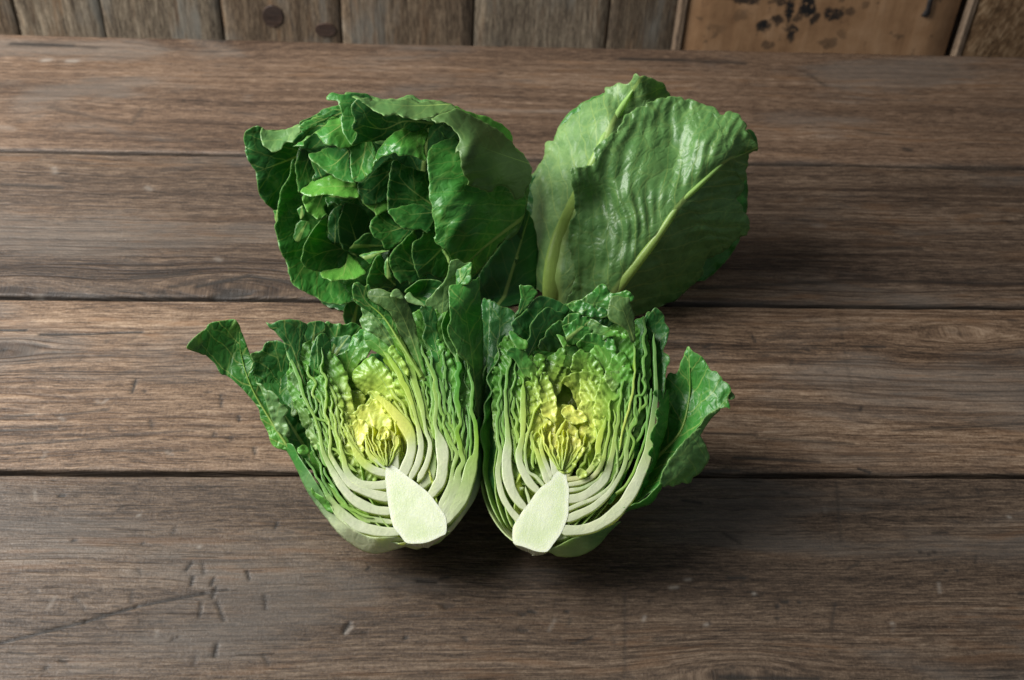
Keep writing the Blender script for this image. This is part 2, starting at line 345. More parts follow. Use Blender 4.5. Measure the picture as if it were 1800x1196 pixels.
# pixel marks: x0,y0,x1,y1, half width px, depth mm, dark, pale
MARKS = {
 0: [(20, 77, 130, 80, 9, .3, .75, 0), (130, 80, 170, 84, 5, .2, .4, 0), (352, 66, 392, 72, 9, .4, .7, 0), (330, 66, 420, 95, 22, 0, 0, .22),
     (76, 106, 86, 105, 3, 0, 0, .9), (120, 107, 134, 107, 3, 0, 0, .9), (820, 194, 1000, 195, 3, 0, 0, .35), (1090, 104, 1200, 106, 6, .2, .65, 0),
     (1200, 106, 1310, 112, 5, .2, .5, 0), (0, 222, 25, 228, 10, 0, 0, .35), (90, 190, 230, 219, 2, .3, .35, 0), (230, 219, 250, 192, 2, .3, .35, 0),
     (1420, 130, 1450, 150, 3, .2, .4, 0), (1590, 262, 1600, 264, 4, .2, .6, 0), (1470, 200, 1490, 200, 3, 0, .3, 0), (1510, 230, 1560, 236, 5, 0, .35, 0), (1440, 240, 1480, 240, 4, 0, 0, .2)],
 1: [(345, 505, 440, 486, 3, .6, .7, 0), (375, 522, 440, 516, 7, 3.0, .95, 0), (230, 488, 330, 482, 2, .5, .6, 0), (440, 486, 520, 500, 2.5, .5, .6, 0),
     (300, 505, 360, 496, 2, .4, .5, 0), (95, 296, 97, 306, 2, .2, 0, .5), (258, 330, 264, 334, 2.5, .2, 0, .6), (0, 325, 110, 331, 1.4, .3, .55, 0),
     (1355, 290, 1385, 288, 7, 0, 0, .35), (1432, 396, 1450, 398, 8, 0, 0, .30), (1560, 436, 1620, 438, 3, 0, .45, 0), (1240, 465, 1275, 466, 4, .3, .75, 0),
     (1230, 508, 1480, 494, 2.2, .4, .55, 0), (1480, 494, 1800, 500, 1.8, .3, .4, 0), (60, 522, 72, 520, 3, .5, 0, .5), (380, 455, 386, 458, 2.5, .2, 0, .5)],
 2: [(70, 589, 160, 588, 1.6, 1.0, .9, 0), (160, 588, 250, 585, 1.2, .8, .7, 0), (0, 580, 46, 581, 2.2, 1.0, .9, 0), (0, 617, 12, 614, 5, .5, .7, 0),
     (0, 757, 100, 753, 1.4, .5, .6, 0), (100, 731, 190, 720, 1.3, .4, .5, 0), (0, 735, 60, 729, 1.3, .4, .5, 0), (0, 783, 90, 778, 1.2, .4, .5, 0), (90, 778, 240, 765, 1.4, .4, .45, 0),
     (240, 765, 400, 750, 1.2, .3, .3, 0), (180, 792, 330, 793, .9, .3, .5, 0), (232, 690, 239, 668, 2.2, .7, .65, 0), (253, 687, 255, 689, 2, .5, .6, 0),
     (388, 694, 389, 715, 2, .5, .55, 0), (419, 732, 420, 740, 2, .6, .7, 0), (446, 788, 448, 798, 3, .8, .6, .0), (265, 740, 267, 752, 1.6, .5, .5, 0),
     (181, 708, 188, 703, 1.8, .2, 0, .6), (170, 705, 174, 708, 1.5, .2, 0, .5), (375, 762, 376, 768, 1.5, .4, .5, 0), (405, 768, 406, 774, 1.5, .4, .5, 0), (292, 795, 302, 800, 1.5, .2, 0, .45),
     (74, 808, 80, 796, 1, .2, 0, .4), (105, 735, 112, 740, 1.2, .2, 0, .5), (190, 752, 200, 760, 2, .3, .35, 0),
     (1322, 590, 1328, 601, 2, .5, .6, 0), (1517, 609, 1555, 610, 2.2, .5, .65, 0), (1418, 615, 1422, 616, 2, .3, .6, 0), (1470, 540, 1500, 700, .8, .1, .15, 0),
     (1238, 611, 1250, 607, 2, .3, .5, 0), (1240, 762, 1330, 765, 1.2, .4, .5, 0), (1330, 770, 1500, 780, 1.2, .4, .45, 0), (1290, 805, 1440, 812, 3, .4, .6, 0), (1510, 824, 1530, 830, 2.5, .8, .8, 0),
     (1230, 829, 1300, 828, 4, .5, .6, 0), (1640, 752, 1800, 745, 1.2, .4, .5, 0), (1512, 722, 1514, 716, 1.5, .3, .6, 0), (1570, 757, 1700, 751, 1.0, .3, .4, 0), (1660, 580, 1700, 590, 8, 0, .22, 0)],
 3: [(0, 1130, 150, 1093, 2.4, 1.3, .8, 0), (150, 1093, 240, 1066, 2.4, 1.3, .8, 0), (240, 1066, 360, 1042, 2.2, 1.3, .8, 0), (360, 1042, 400, 1036, 1.2, .6, .5, 0),
     (327, 1002, 337, 989, 1.8, .8, .75, 0), (336, 1028, 339, 1014, 2.2, .9, .8, 0), (356, 990, 358, 1007, 1.3, .6, .5, 0), (371, 1028, 376, 1016, 1.8, .8, .75, 0),
     (373, 1050, 380, 1032, 2.2, .9, .7, 0), (381, 1058, 393, 1090, 1.7, .8, .65, 0), (351, 1083, 353, 1060, 2.2, .8, .6, 0), (434, 1004, 438, 1017, 1.8, .9, .75, 0),
     (465, 1046, 467, 1070, 1.7, .7, .6, 0), (377, 1153, 381, 1132, 3.2, 1.3, .8, 0), (341, 1166, 343, 1154, 2.2, .6, .4, 0), (463, 1154, 472, 1168, 1.8, .5, .45, 0),
     (604, 1112, 614, 1096, 4, 1.6, .80, 0), (608, 1114, 619, 1103, 1.6, 0, 0, .6), (302, 1124, 316, 1118, 2.4, .8, .45, .0), (104, 872, 113, 871, 3.5, 1.1, .9, 0), (128, 951, 133, 950, 2.5, .8, .8, 0),
     (484, 928, 487, 920, 1.8, .7, .75, 0), (250, 956, 253, 955, 1.5, .5, .6, 0), (80, 894, 100, 895, 1.5, .4, .45, 0), (106, 1160, 116, 1164, 3.5, .8, .55, 0), (78, 1174, 84, 1172, 4, .8, .6, 0), (56, 1042, 68, 1040, 3, .5, .35, 0),
     (242, 1000, 248, 1012, 2, .4, .4, 0), (232, 1040, 230, 1060, 1.2, .3, .4, 0), (130, 1050, 150, 1072, 1.0, .3, .4, 0), (85, 1070, 97, 1050, .9, .1, 0, .4), (60, 862, 62, 878, 1.2, .2, .0, .4), (243, 907, 245, 906, 2, 0, 0, .8),
     (274, 1118, 275, 1108, 1.2, .2, 0, .45), (350, 962, 351, 961, 2, 0, 0, .8), (645, 1000, 649, 998, 2, .6, .8, 0), (710, 1123, 714, 1122, 3, .9, .85, 0), (814, 1122, 820, 1126, 3, .7, .6, 0),
     (733, 1022, 766, 1024, 2.2, .7, .75, 0), (775, 1017, 790, 1014, 2.2, .7, .75, 0), (776, 1066, 796, 1068, 4, .6, .35, 0), (779, 1066, 785, 1070, 1.6, .6, .6, 0), (928, 1075, 940, 1077, 2.5, .8, .85, 0), (915, 1081, 922, 1081, 1.6, .5, .6, 0),
     (994, 1075, 998, 1076, 1.8, .6, .7, 0), (912, 1108, 924, 1109, 2, .6, .6, 0), (722, 1083, 740, 1084, 2, .4, .5, 0), (885, 1037, 900, 1034, 1.6, .2, .4, 0), (1131, 1090, 1133, 1084, 2.2, .3, 0, .75),
     (1178, 1034, 1190, 1033, 1.4, .2, 0, .7), (1205, 1020, 1213, 1019, 1.5, .2, 0, .6), (1240, 1098, 1243, 1097, 1.8, 0, 0, .8), (1098, 1040, 1099, 1190, .7, .15, .3, 0), (1010, 1130, 1040, 1120, 1.2, .4, .55, 0),
     (1150, 1120, 1165, 1122, 4, .3, .35, 0), (965, 1108, 975, 1090, 1.4, .2, 0, .35), (1280, 1016, 1310, 1016, 2.2, .6, .75, 0), (1366, 1064, 1366, 1068, 2.5, .7, .8, 0), (1375, 1058, 1384, 1058, 2.2, .6, .75, 0), (1404, 1058, 1407, 1059, 2.2, .6, .75, 0),
     (1365, 1086, 1367, 1087, 2.2, .6, .7, 0), (1640, 937, 1664, 936, 2.6, .5, .6, 0), (1617, 970, 1620, 971, 2.2, .5, .7, 0), (1633, 975, 1634, 975, 2.2, .5, .7, 0), (1642, 970, 1644, 971, 2.2, .5, .7, 0), (1662, 1003, 1665, 1003, 2.2, .5, .7, 0),
     (1682, 1003, 1684, 1004, 2.2, .5, .7, 0), (1773, 908, 1775, 909, 2.2, .2, 0, 1.), (1325, 1044, 1326, 1044, 1.6, 0, 0, .9), (1568, 1096, 1569, 1096, 1.6, 0, 0, .8), (1200, 880, 1232, 884, 3, .5, .8, 0), (1590, 847, 1595, 849, 2.0, .3, .4, 0),
     (1650, 1026, 1652, 1042, .9, .1, 0, .5), (1470, 850, 1478, 950, .7, .15, .35, 0), (1468, 1060, 1462, 1100, .8, .2, .45, 0), (1272, 938, 1300, 955, 1.2, .3, .5, 0), (1265, 1190, 1320, 1192, 5, 1.0, .9, 0), (1320, 1192, 1440, 1194, 3, .6, .7, 0),
     (1490, 1000, 1510, 990, 1.0, .2, .4, 0), (1790, 1045, 1800, 1045, 4, .4, .6, 0), (1375, 865, 1385, 868, 2, .4, .5, 0), (1585, 880, 1800, 868, 1.0, .2, .3, 0)],
 4: [],
}
# knots: x, y, radius cm (grain flows round them), darkness
KNOTS = {0: [(372, 70, 1.0, .5)], 1: [(415, 512, 1.1, .65), (20, 515, .8, .3)], 2: [(0, 615, .7, .4), (1680, 585, .6, .15)], 3: [(1290, 1196, .8, .8)], 4: []}
TINT = {0: 1.0, 1: 0.93, 2: 1.05, 3: 0.95, 4: 0.95}
PALS = {
 0: [(0.095, 0.066, 0.051), (0.165, 0.117, 0.090), (0.245, 0.183, 0.145), (0.34, 0.275, 0.23)],
 1: [(0.075, 0.055, 0.044), (0.145, 0.108, 0.086), (0.225, 0.175, 0.142), (0.32, 0.265, 0.225)],
 2: [(0.100, 0.070, 0.050), (0.185, 0.132, 0.097), (0.275, 0.207, 0.158), (0.37, 0.305, 0.25)],
 3: [(0.080, 0.060, 0.047), (0.140, 0.107, 0.085), (0.205, 0.162, 0.131), (0.29, 0.243, 0.205)],
 4: [(0.080, 0.060, 0.047), (0.140, 0.107, 0.085), (0.205, 0.162, 0.131), (0.29, 0.243, 0.205)]}

def plank(k, s0, s1, ds, dt):
    rs = np.random.RandomState(100+k)
    ta, tb = SEAM[k+1]+0.0014, SEAM[k]-0.0014
    ns = int((s1-s0)/ds)+1; nt = int((tb-ta)/dt)+1
    s = np.linspace(s0, s1, ns); u = np.linspace(0, 1, nt)
    S, Uu = np.meshgrid(s, u)                     # nt x ns
    ea = 0.0006*vnoise(s[:, None], 11+k, 9, 3); eb = (0.0022 if k == 0 else 0.0006)*vnoise(s[:, None], 51+k, 9, 4)
    T = (ta+ea)[None]*(1-Uu)+(tb+eb)[None]*Uu
    flat = np.stack([S.ravel(), T.ravel()], 1)
    Z = 0.0006*vnoise(flat*np.array([1, 3.0]), 71+k, 4, 2)
    da = (T-ta).ravel(); db = (tb-T).ravel(); de = np.minimum(da, db)
    rr = 0.0013*(1+0.4*vnoise(flat[:, :1], 31+k, 14, 2))
    Z -= 0.0014*np.clip(1-de/rr, 0, 1)**2
    g = flat[:, 1]+0.0030*vnoise(flat*np.array([1, 2.0]), 3+k, 2.2, 2)+0.0012*vnoise(flat*np.array([1, 2.0]), 5+k, 9, 2)
    dark = np.zeros(len(flat)); pale = np.zeros(len(flat)); ring = np.full(len(flat), {0: .35, 1: .6, 2: .7, 3: .35, 4: .3}[k])
    if k == 1:
        ring += 0.3*sstep(px_st(300, 420)[1], px_st(300, 500)[1], flat[:, 1])
    for (x, y, rc, dk) in KNOTS[k]:
        ks, kt = px_st(x, y); r = rc*0.01
        a = (flat[:, 0]-ks)/(r*4); b = (flat[:, 1]-kt)/r
        fall = np.exp(-a*a-(b/2.2)**2)
        g += -np.tanh(b*1.2)*r*1.1*fall
        core = np.exp(-((flat[:, 0]-ks)/(r*0.9))**2-((flat[:, 1]-kt)/(r*0.45))**2)
        dark = np.maximum(dark, dk*core); ring += 0.5*fall
    marks = list(MARKS[k])
    for i in range({0: 16, 1: 24, 2: 44, 3: 90, 4: 10}[k]):       # unnamed nicks and specks
        ss, tt = rs.uniform(s0, s1), rs.uniform(ta, tb); ln = rs.uniform(0.0005, 0.006); an = rs.choice([rs.normal(0, .15), rs.uniform(0.7, 2.2)])
        q = from_st(np.array([ss, ss+ln*math.cos(an)]), np.array([tt, tt+ln*math.sin(an)]), np.zeros(2))
        marks.append((q, rs.uniform(.6, 1.4), rs.uniform(.05, .4), *( (rs.uniform(.15, .5), 0) if rs.rand() < .65 else (0, rs.uniform(.06, .2)))))
    for m in marks:
        if len(m) == 8:
            p0, p1 = px_st(m[0], m[1]), px_st(m[2], m[3]); hw, dep, dk, pl = m[4:]
        else:
            q = to_st(m[0]); p0, p1 = q[0], q[1]; hw, dep, dk, pl = m[1:]
        hw = hw/PXM
        lo = np.minimum(p0, p1)-4*hw; hi = np.maximum(p0, p1)+4*hw
        ix = np.where((flat[:, 0] > lo[0]) & (flat[:, 0] < hi[0]) & (flat[:, 1] > lo[1]) & (flat[:, 1] < hi[1]))[0]
        if not len(ix): continue
        d = p1-p0; L2 = max(d@d, 1e-12); f = flat[ix]
        tt = np.clip(((f-p0)@d)/L2, 0, 1); dist = np.linalg.norm(f-p0-tt[:, None]*d, axis=1)
        hwv = 1.12*hw*(0.45+0.55*np.sin(np.pi*np.clip(tt, 0.02, .98)))*(1+0.35*vnoise(f*1000, 7, .25, 2))
        pr = np.exp(-(dist/np.maximum(hwv, ds*0.95))**2*1.1)
        Z[ix] -= pr*dep*0.00045
        dark[ix] = np.maximum(dark[ix], np.minimum(1, pr*dk*1.5)); pale[ix] = np.maximum(pale[ix], pr*pl)
    # weathered arrises: paler rubbed wood along the upper edges
    pale = np.maximum(pale, 0.16*np.exp(-(da/0.004)**2)*(0.5+0.5*vnoise(flat, 91+k, 12, 2)))
    V = from_st(flat[:, 0], flat[:, 1], Z)
    idx = np.arange(nt*ns).reshape(nt, ns)
    # skirts down the two long sides
    sk = []
    for row, sg in ((0, -1), (nt-1, 1)):
        b = V[idx[row]].copy(); b[:, 2] = -0.03; sk.append(b)
    V = np.vstack([V]+sk); n0 = nt*ns
    ext = np.vstack([np.arange(n0, n0+ns)[None], idx, np.arange(n0+ns, n0+2*ns)[None]])
    Fq = np.stack([ext[:-1, :-1], ext[:-1, 1:], ext[1:, 1:], ext[1:, :-1]], -1).reshape(-1, 4)
    def ex(a): return np.r_[a, a[idx[0]], a[idx[-1]]]
    stv = np.stack([ex(flat[:, 0]), np.r_[g, g[idx[0]]-0.02, g[idx[-1]]+0.02], np.full(len(V), k*1.7)], 1)
    dark = np.maximum(dark, 0.75*np.exp(-(de/0.0007)**2))        # gap shade painted into the seam edges
    mk = np.stack([np.r_[np.clip(dark, 0, 1), np.full(2*ns, .95)], ex(np.clip(pale, 0, 1)), ex(np.clip(ring, 0, 1))], 1)  # skirt sides painted almost black for the shade in the gaps
    mat = make_wood_material('weathered_plank_%s' % 'abcde'[k], PALS[k], (0.235, 0.215, 0.20), (0.30, 0.165, 0.085), {0: .53, 1: .40, 2: .56, 3: .41, 4: .42}[k])
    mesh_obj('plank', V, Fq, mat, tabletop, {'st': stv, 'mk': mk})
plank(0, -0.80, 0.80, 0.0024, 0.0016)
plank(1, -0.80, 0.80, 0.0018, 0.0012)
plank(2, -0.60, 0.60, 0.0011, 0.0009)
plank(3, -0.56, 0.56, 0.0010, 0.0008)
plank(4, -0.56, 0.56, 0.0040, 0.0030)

def slab(name, s0, s1, t0, t1, z0, z1, mat, parent, seed=0.0, bev=0.0, vertical=False, kind=None):
    """board with softly broken edges; st attribute follows its length"""
    b = min(bev, (s1-s0)*.3, (z1-z0)*.3, (t1-t0)*.3) or 1e-4
    nx, nz = 12, 12
    V = []; 
    xs = np.r_[s0, s0+b, np.linspace(s0+b, s1-b, nx)[1:-1], s1-b, s1]
    zs = np.r_[z0, z0+b, np.linspace(z0+b, z1-b, nz)[1:-1], z1-b, z1]
    GX, GZ = np.meshgrid(xs, zs)
    rim = (GX == s0) | (GX == s1) | (GZ == z0) | (GZ == z1)
    front = np.where(rim, t0+b, t0); n = GX.size
    P = np.vstack([np.stack([GX.ravel(), front.ravel(), GZ.ravel()], 1), np.stack([GX.ravel(), np.full(n, t1), GZ.ravel()], 1)])
    i = np.arange(n).reshape(GX.shape)
    q = np.stack([i[:-1, :-1], i[:-1, 1:], i[1:, 1:], i[1:, :-1]], -1).reshape(-1, 4)
    ring = np.r_[i[0, :], i[1:, -1], i[-1, -2::-1], i[-2:0:-1, 0]]
    r2 = np.roll(ring, -1)
    side = np.stack([ring, ring+n, r2+n, r2], 1)
    Fq = np.vstack([q, q[:, ::-1]+n, side])
    W = from_st(P[:, 0], P[:, 1], P[:, 2])
    stv = np.stack([P[:, 2], P[:, 0]+P[:, 1]*.7, np.full(len(P), seed)], 1) if vertical else np.stack([P[:, 0], P[:, 1]+P[:, 2], np.full(len(P), seed)], 1)
    mk = np.zeros((len(P), 3)); mk[:, 2] = 0.2
    return mesh_obj(name, W, Fq, mat, parent, {'st': stv, 'mk': mk}, smooth=False)

m_under = make_wood_material('gap_backing_wood', PALS[3], (0.2, 0.19, 0.18), (0.25, 0.15, 0.09))
slab('gap_backing', -0.55, 0.55, SEAM[5], SEAM[0]-0.01, -0.060, -0.034, m_under, tabletop, 3.3, 0.002)  # added board under the planks, closes the gaps so they show dark

# ------------------------------------------------------------------ setting: board wall behind the table
WT = SEAM[0]+0.11
def wall_hit(x, y, t):
    """along-wall coordinate of a pixel on the upright plane at distance t"""
    n = np.array([-SA, CA, 0]); d = Frame.ray([(x, y)])[0]
    q = CAM+d*((t-CAM@n)/(d@n)); return float(q[0]*CA+q[1]*SA), float(q[2])
wall = empty('wall', (0, 0, 0), kind='structure')
gpal = [(0.105, 0.090, 0.075), (0.17, 0.150, 0.13), (0.25, 0.228, 0.20), (0.36, 0.335, 0.30)]
m_wall = [make_wood_material('grey_wall_board_%s' % n, [tuple(v*f*t for v, t in zip(c, tt)) for c in gpal], (0.26, 0.27, 0.26), (0.26, 0.15, 0.08), .80)
          for n, f, tt in (('pale', .95, (1.0, 1.0, .97)), ('brown', .72, (1.05, .95, .85)), ('dusky', .55, (1.04, .98, .9)))]
cuts = [-950, -720, -520, -310, -130, 30, 182, 390, 600, 832, 1070, 1195, 1420, 1700, 2000, 2250, 2500]
for i in range(len(cuts)-1):
    a, _ = wall_hit(cuts[i], 40, WT); b, _ = wall_hit(cuts[i+1], 40, WT)
    slab('board', a+0.0005, b-0.0005, WT+0.001*(i % 2), WT+0.02, -0.30, 0.24, m_wall[[0, 1, 1, 0, 1, 0, 0, 1, 1, 0, 2, 2, 1, 2, 1, 0][i]], wall, i*2.3, 0.0015, True)
slab('backing', wall_hit(-950, 40, WT)[0], wall_hit(2500, 40, WT)[0], WT+0.022, WT+0.03, -0.30, 0.24, m_wall[2], wall, 9.1, 0.001, True)
# round knots in the wall boards
def wall_knot(x, y, rx, ry, seed):
    s0, z0 = wall_hit(x, y, WT-0.0006); V = [(s0, WT-0.0002, z0)]; n = 20
    for j in range(n):
        a = j/n*2*math.pi; k = 1+0.04*math.sin(2*a+seed)
        V.append((s0+rx*k*math.cos(a), WT-0.0002, z0+ry*k*math.sin(a)))
    for j in range(n):
        a = j/n*2*math.pi
        V.append((s0+rx*1.15*math.cos(a), WT+0.004, z0+ry*1.15*math.sin(a)))
    V = np.array(V); Fc = [(0, 1+j, 1+(j+1) % n) for j in range(n)]+[(1+j, 1+n+j, 1+n+(j+1) % n, 1+(j+1) % n) for j in range(n)]
    W = from_st(V[:, 0], V[:, 1], V[:, 2])
    mesh_obj('knot', W, Fc, m_knot, wall, {'st': np.stack([V[:, 0], V[:, 2], V[:, 0]*0], 1), 'mk': np.tile([0, 0, .4], (len(V), 1))}, smooth=False)
m_knot = make_wood_material('knot_wood', [(0.07, 0.045, 0.036), (0.1, 0.066, 0.054), (0.13, 0.09, 0.075), (0.18, 0.13, 0.11)], (0.05, 0.04, 0.04), (0.08, 0.04, 0.03))
wall_knot(479, 30, 0.0085, 0.010, 0.3); wall_knot(572, 54, 0.0085, 0.0065, 1.1)

# ------------------------------------------------------------------ old stencilled panel and rough board standing behind the table
def make_panel_material(blots):
    N = NT('stencilled_panel')
    st = N.sep(N.attr('st', 'Vector')); s, g = st[0], st[1]
    V = N.xyz(s, g, 0.0)
    gn = N.noise(N.xyz(N.math('MULTIPLY', s, 8), N.math('MULTIPLY', g, 60), 2.0), 1.0, 4, 0.6)
    bl = N.noise(V, 30.0, 4, 0.65)
    c = N.ramp(N.math('MULTIPLY_ADD', gn, 0.5, N.math('MULTIPLY', bl, 0.5)), [(0.32, (0.19, 0.100, 0.048)), (0.5, (0.31, 0.175, 0.088)), (0.7, (0.43, 0.265, 0.15))])
    ink = None
    wob = N.sep(N.noise(V, 90.0, 3, 0.6, col=True))
    for (bx, bz, rx, rz, k) in blots:
        dx = N.math('DIVIDE', N.math('SUBTRACT', N.math('MULTIPLY_ADD', N.math('SUBTRACT', wob[0], 0.5), 0.014, g), bx), rx)
        dz = N.math('DIVIDE', N.math('SUBTRACT', N.math('MULTIPLY_ADD', N.math('SUBTRACT', wob[1], 0.5), 0.014, s), bz), rz)
        d = N.math('ADD', N.math('MULTIPLY', dx, dx), N.math('MULTIPLY', dz, dz))
        v = N.math('MULTIPLY', N.math('SUBTRACT', 1.0, N.ss(d, 0.3, 1.4)), k)
        ink = v if ink is None else N.math('MAXIMUM', ink, v)
    worn = N.ss(N.noise(V, 160.0, 3, 0.7), 0.30, 0.48)
    c = N.mix(N.math('MULTIPLY', ink, worn), c, (0.012, 0.011, 0.011))
    c = N.mix(N.math('MULTIPLY', N.ss(N.noise(V, 55.0, 3, 0.7, 0.0), 0.60, 0.68), 0.55), c, (0.06, 0.04, 0.025))
    return N.done(N.principled(c, 0.6, N.bump(N.math('ADD', gn, bl), 0.4, 0.001), 0.35))
PT = SEAM[0]+0.07
pa, _ = wall_hit(1202, 60, PT); pb, _ = wall_hit(1672, 60, PT)
BL = []
for (x, y, rx, ry, k) in [(1388, 20, 7, 18, 1), (1342, 45, 11, 7, 1), (1366, 36, 10, 8, .9), (1418, 18, 14, 10, 1), (1420, 4, 12, 7, 1), (1466, 24, 17, 9, .95), (1392, 58, 9, 13, .95), (1352, 78, 10, 6, .6), (1454, 76, 18, 6, .5),
                      (1310, 0, 25, 5, .9), (1496, 20, 10, 6, .6), (1300, 28, 16, 8, .4), (1260, 50, 18, 8, .3), (1430, 34, 9, 8, .9), (1405, 30, 8, 6, .7), (1372, 2, 18, 4, .8), (1480, 62, 12, 6, .35), (1520, 8, 8, 5, .4)]:
    sx, zz = wall_hit(x, y, PT); BL.append((sx, zz, rx/1900, ry/1450, k))
m_panel = make_panel_material(BL)
panel = empty('wooden_panel', tuple(from_st(np.array([pa]), np.array([PT]), np.array([-0.25]))[0]),
              'upright brown wooden panel with worn black stencil marks behind the tabletop', 'wooden panel')
o = slab('face_board', pa, pb, PT, PT+0.009, -0.25, 0.22, m_panel, panel, 0.0, 0.001, True)
at = o.data.attributes['st'].data
v = np.zeros(len(o.data.vertices)*3, np.float32); at.foreach_get('vector', v); v = v.reshape(-1, 3)
P_ = np.zeros(len(o.data.vertices)*3, np.float32); o.data.vertices.foreach_get('co', P_); P_ = P_.reshape(-1, 3)+np.array(panel.location, np.float32)
v[:, 1] = P_[:, 0]*CA+P_[:, 1]*SA; at.foreach_set('vector', v.ravel())
m_edge = make_wood_material('pale_batten', [(0.20, 0.15, 0.115), (0.30, 0.235, 0.185), (0.38, 0.31, 0.25), (0.45, 0.38, 0.31)], (0.33, 0.29, 0.25), (0.34, 0.22, 0.14))
slab('edge_strip', pa-0.0065, pa-0.0006, PT-0.002, PT+0.012, -0.25, 0.22, m_edge, panel, 4.0, 0.001, True)
# dark slot with a bent nail near the upper right of the panel
hs, hz = wall_hit(1632, 12, PT-0.001)
m_iron = NT('rusty_iron'); m_iron = m_iron.done(m_iron.principled((0.018, 0.015, 0.014), 0.6, None, 0.4))
tv, tf = [], []
path = [(0, .012), (0, .004), (0.0004, -.002), (0, -.006), (-.001, -.0085)]
for j, (dx, dz) in enumerate(path):
    for q in range(8):
        a = q/8*2*math.pi; r = 0.0022 if j in (0, 1, 2) else 0.0032
        tv.append((hs+dx+r*math.cos(a), PT-0.0012+0.0016*math.sin(a), hz+dz))
for j in range(len(path)-1):
    for q in range(8): tf.append((j*8+q, j*8+(q+1) % 8, (j+1)*8+(q+1) % 8, (j+1)*8+q))
tf.append(tuple(range(7, -1, -1))); tf.append(tuple(range(32, 40)))
tv = np.array(tv); mesh_obj('nail', from_st(tv[:, 0], tv[:, 1], tv[:, 2]), tf, m_iron, panel)

qa, _ = wall_hit(1684, 60, PT); qb, _ = wall_hit(1960, 60, PT)
def make_rough_material():
    N = NT('rough_sawn_board')
    st = N.sep(N.attr('st', 'Vector'))
    V = N.xyz(N.math('ADD', N.math('MULTIPLY', st[0], 0.55), N.math('MULTIPLY', st[1], 0.35)), N.math('SUBTRACT', N.math('MULTIPLY', st[1], 1.6), N.math('MULTIPLY', st[0], 0.5)), 0.0)
    a = N.noise(V, 210.0, 4, 0.7); b = N.noise(V, 40.0, 3, 0.6)
    k = N.math('ADD', N.math('MULTIPLY', a, 0.7), N.math('MULTIPLY', b, 0.3))
    c = N.ramp(k, [(0.36, (0.055, 0.030, 0.014)), (0.5, (0.17, 0.10, 0.05)), (0.64, (0.36, 0.25, 0.15))])
    return N.done(N.principled(c, 0.8, N.bump(k, 0.9, 0.003), 0.2))
m_rough = make_rough_material()
rb = empty('rough_board', tuple(from_st(np.array([qa]), np.array([PT]), np.array([-0.25]))[0]),
           'rough-sawn dark brown board standing at the far right behind the tabletop', 'board')
slab('face_board', qa+0.006, qb, PT-0.006, PT+0.009, -0.25, 0.22, m_rough, rb, 7.7, 0.001, True)
slab('edge_strip', qa, qa+0.0055, PT-0.007, PT+0.008, -0.25, 0.22, m_edge, rb, 6.0, 0.001, True)

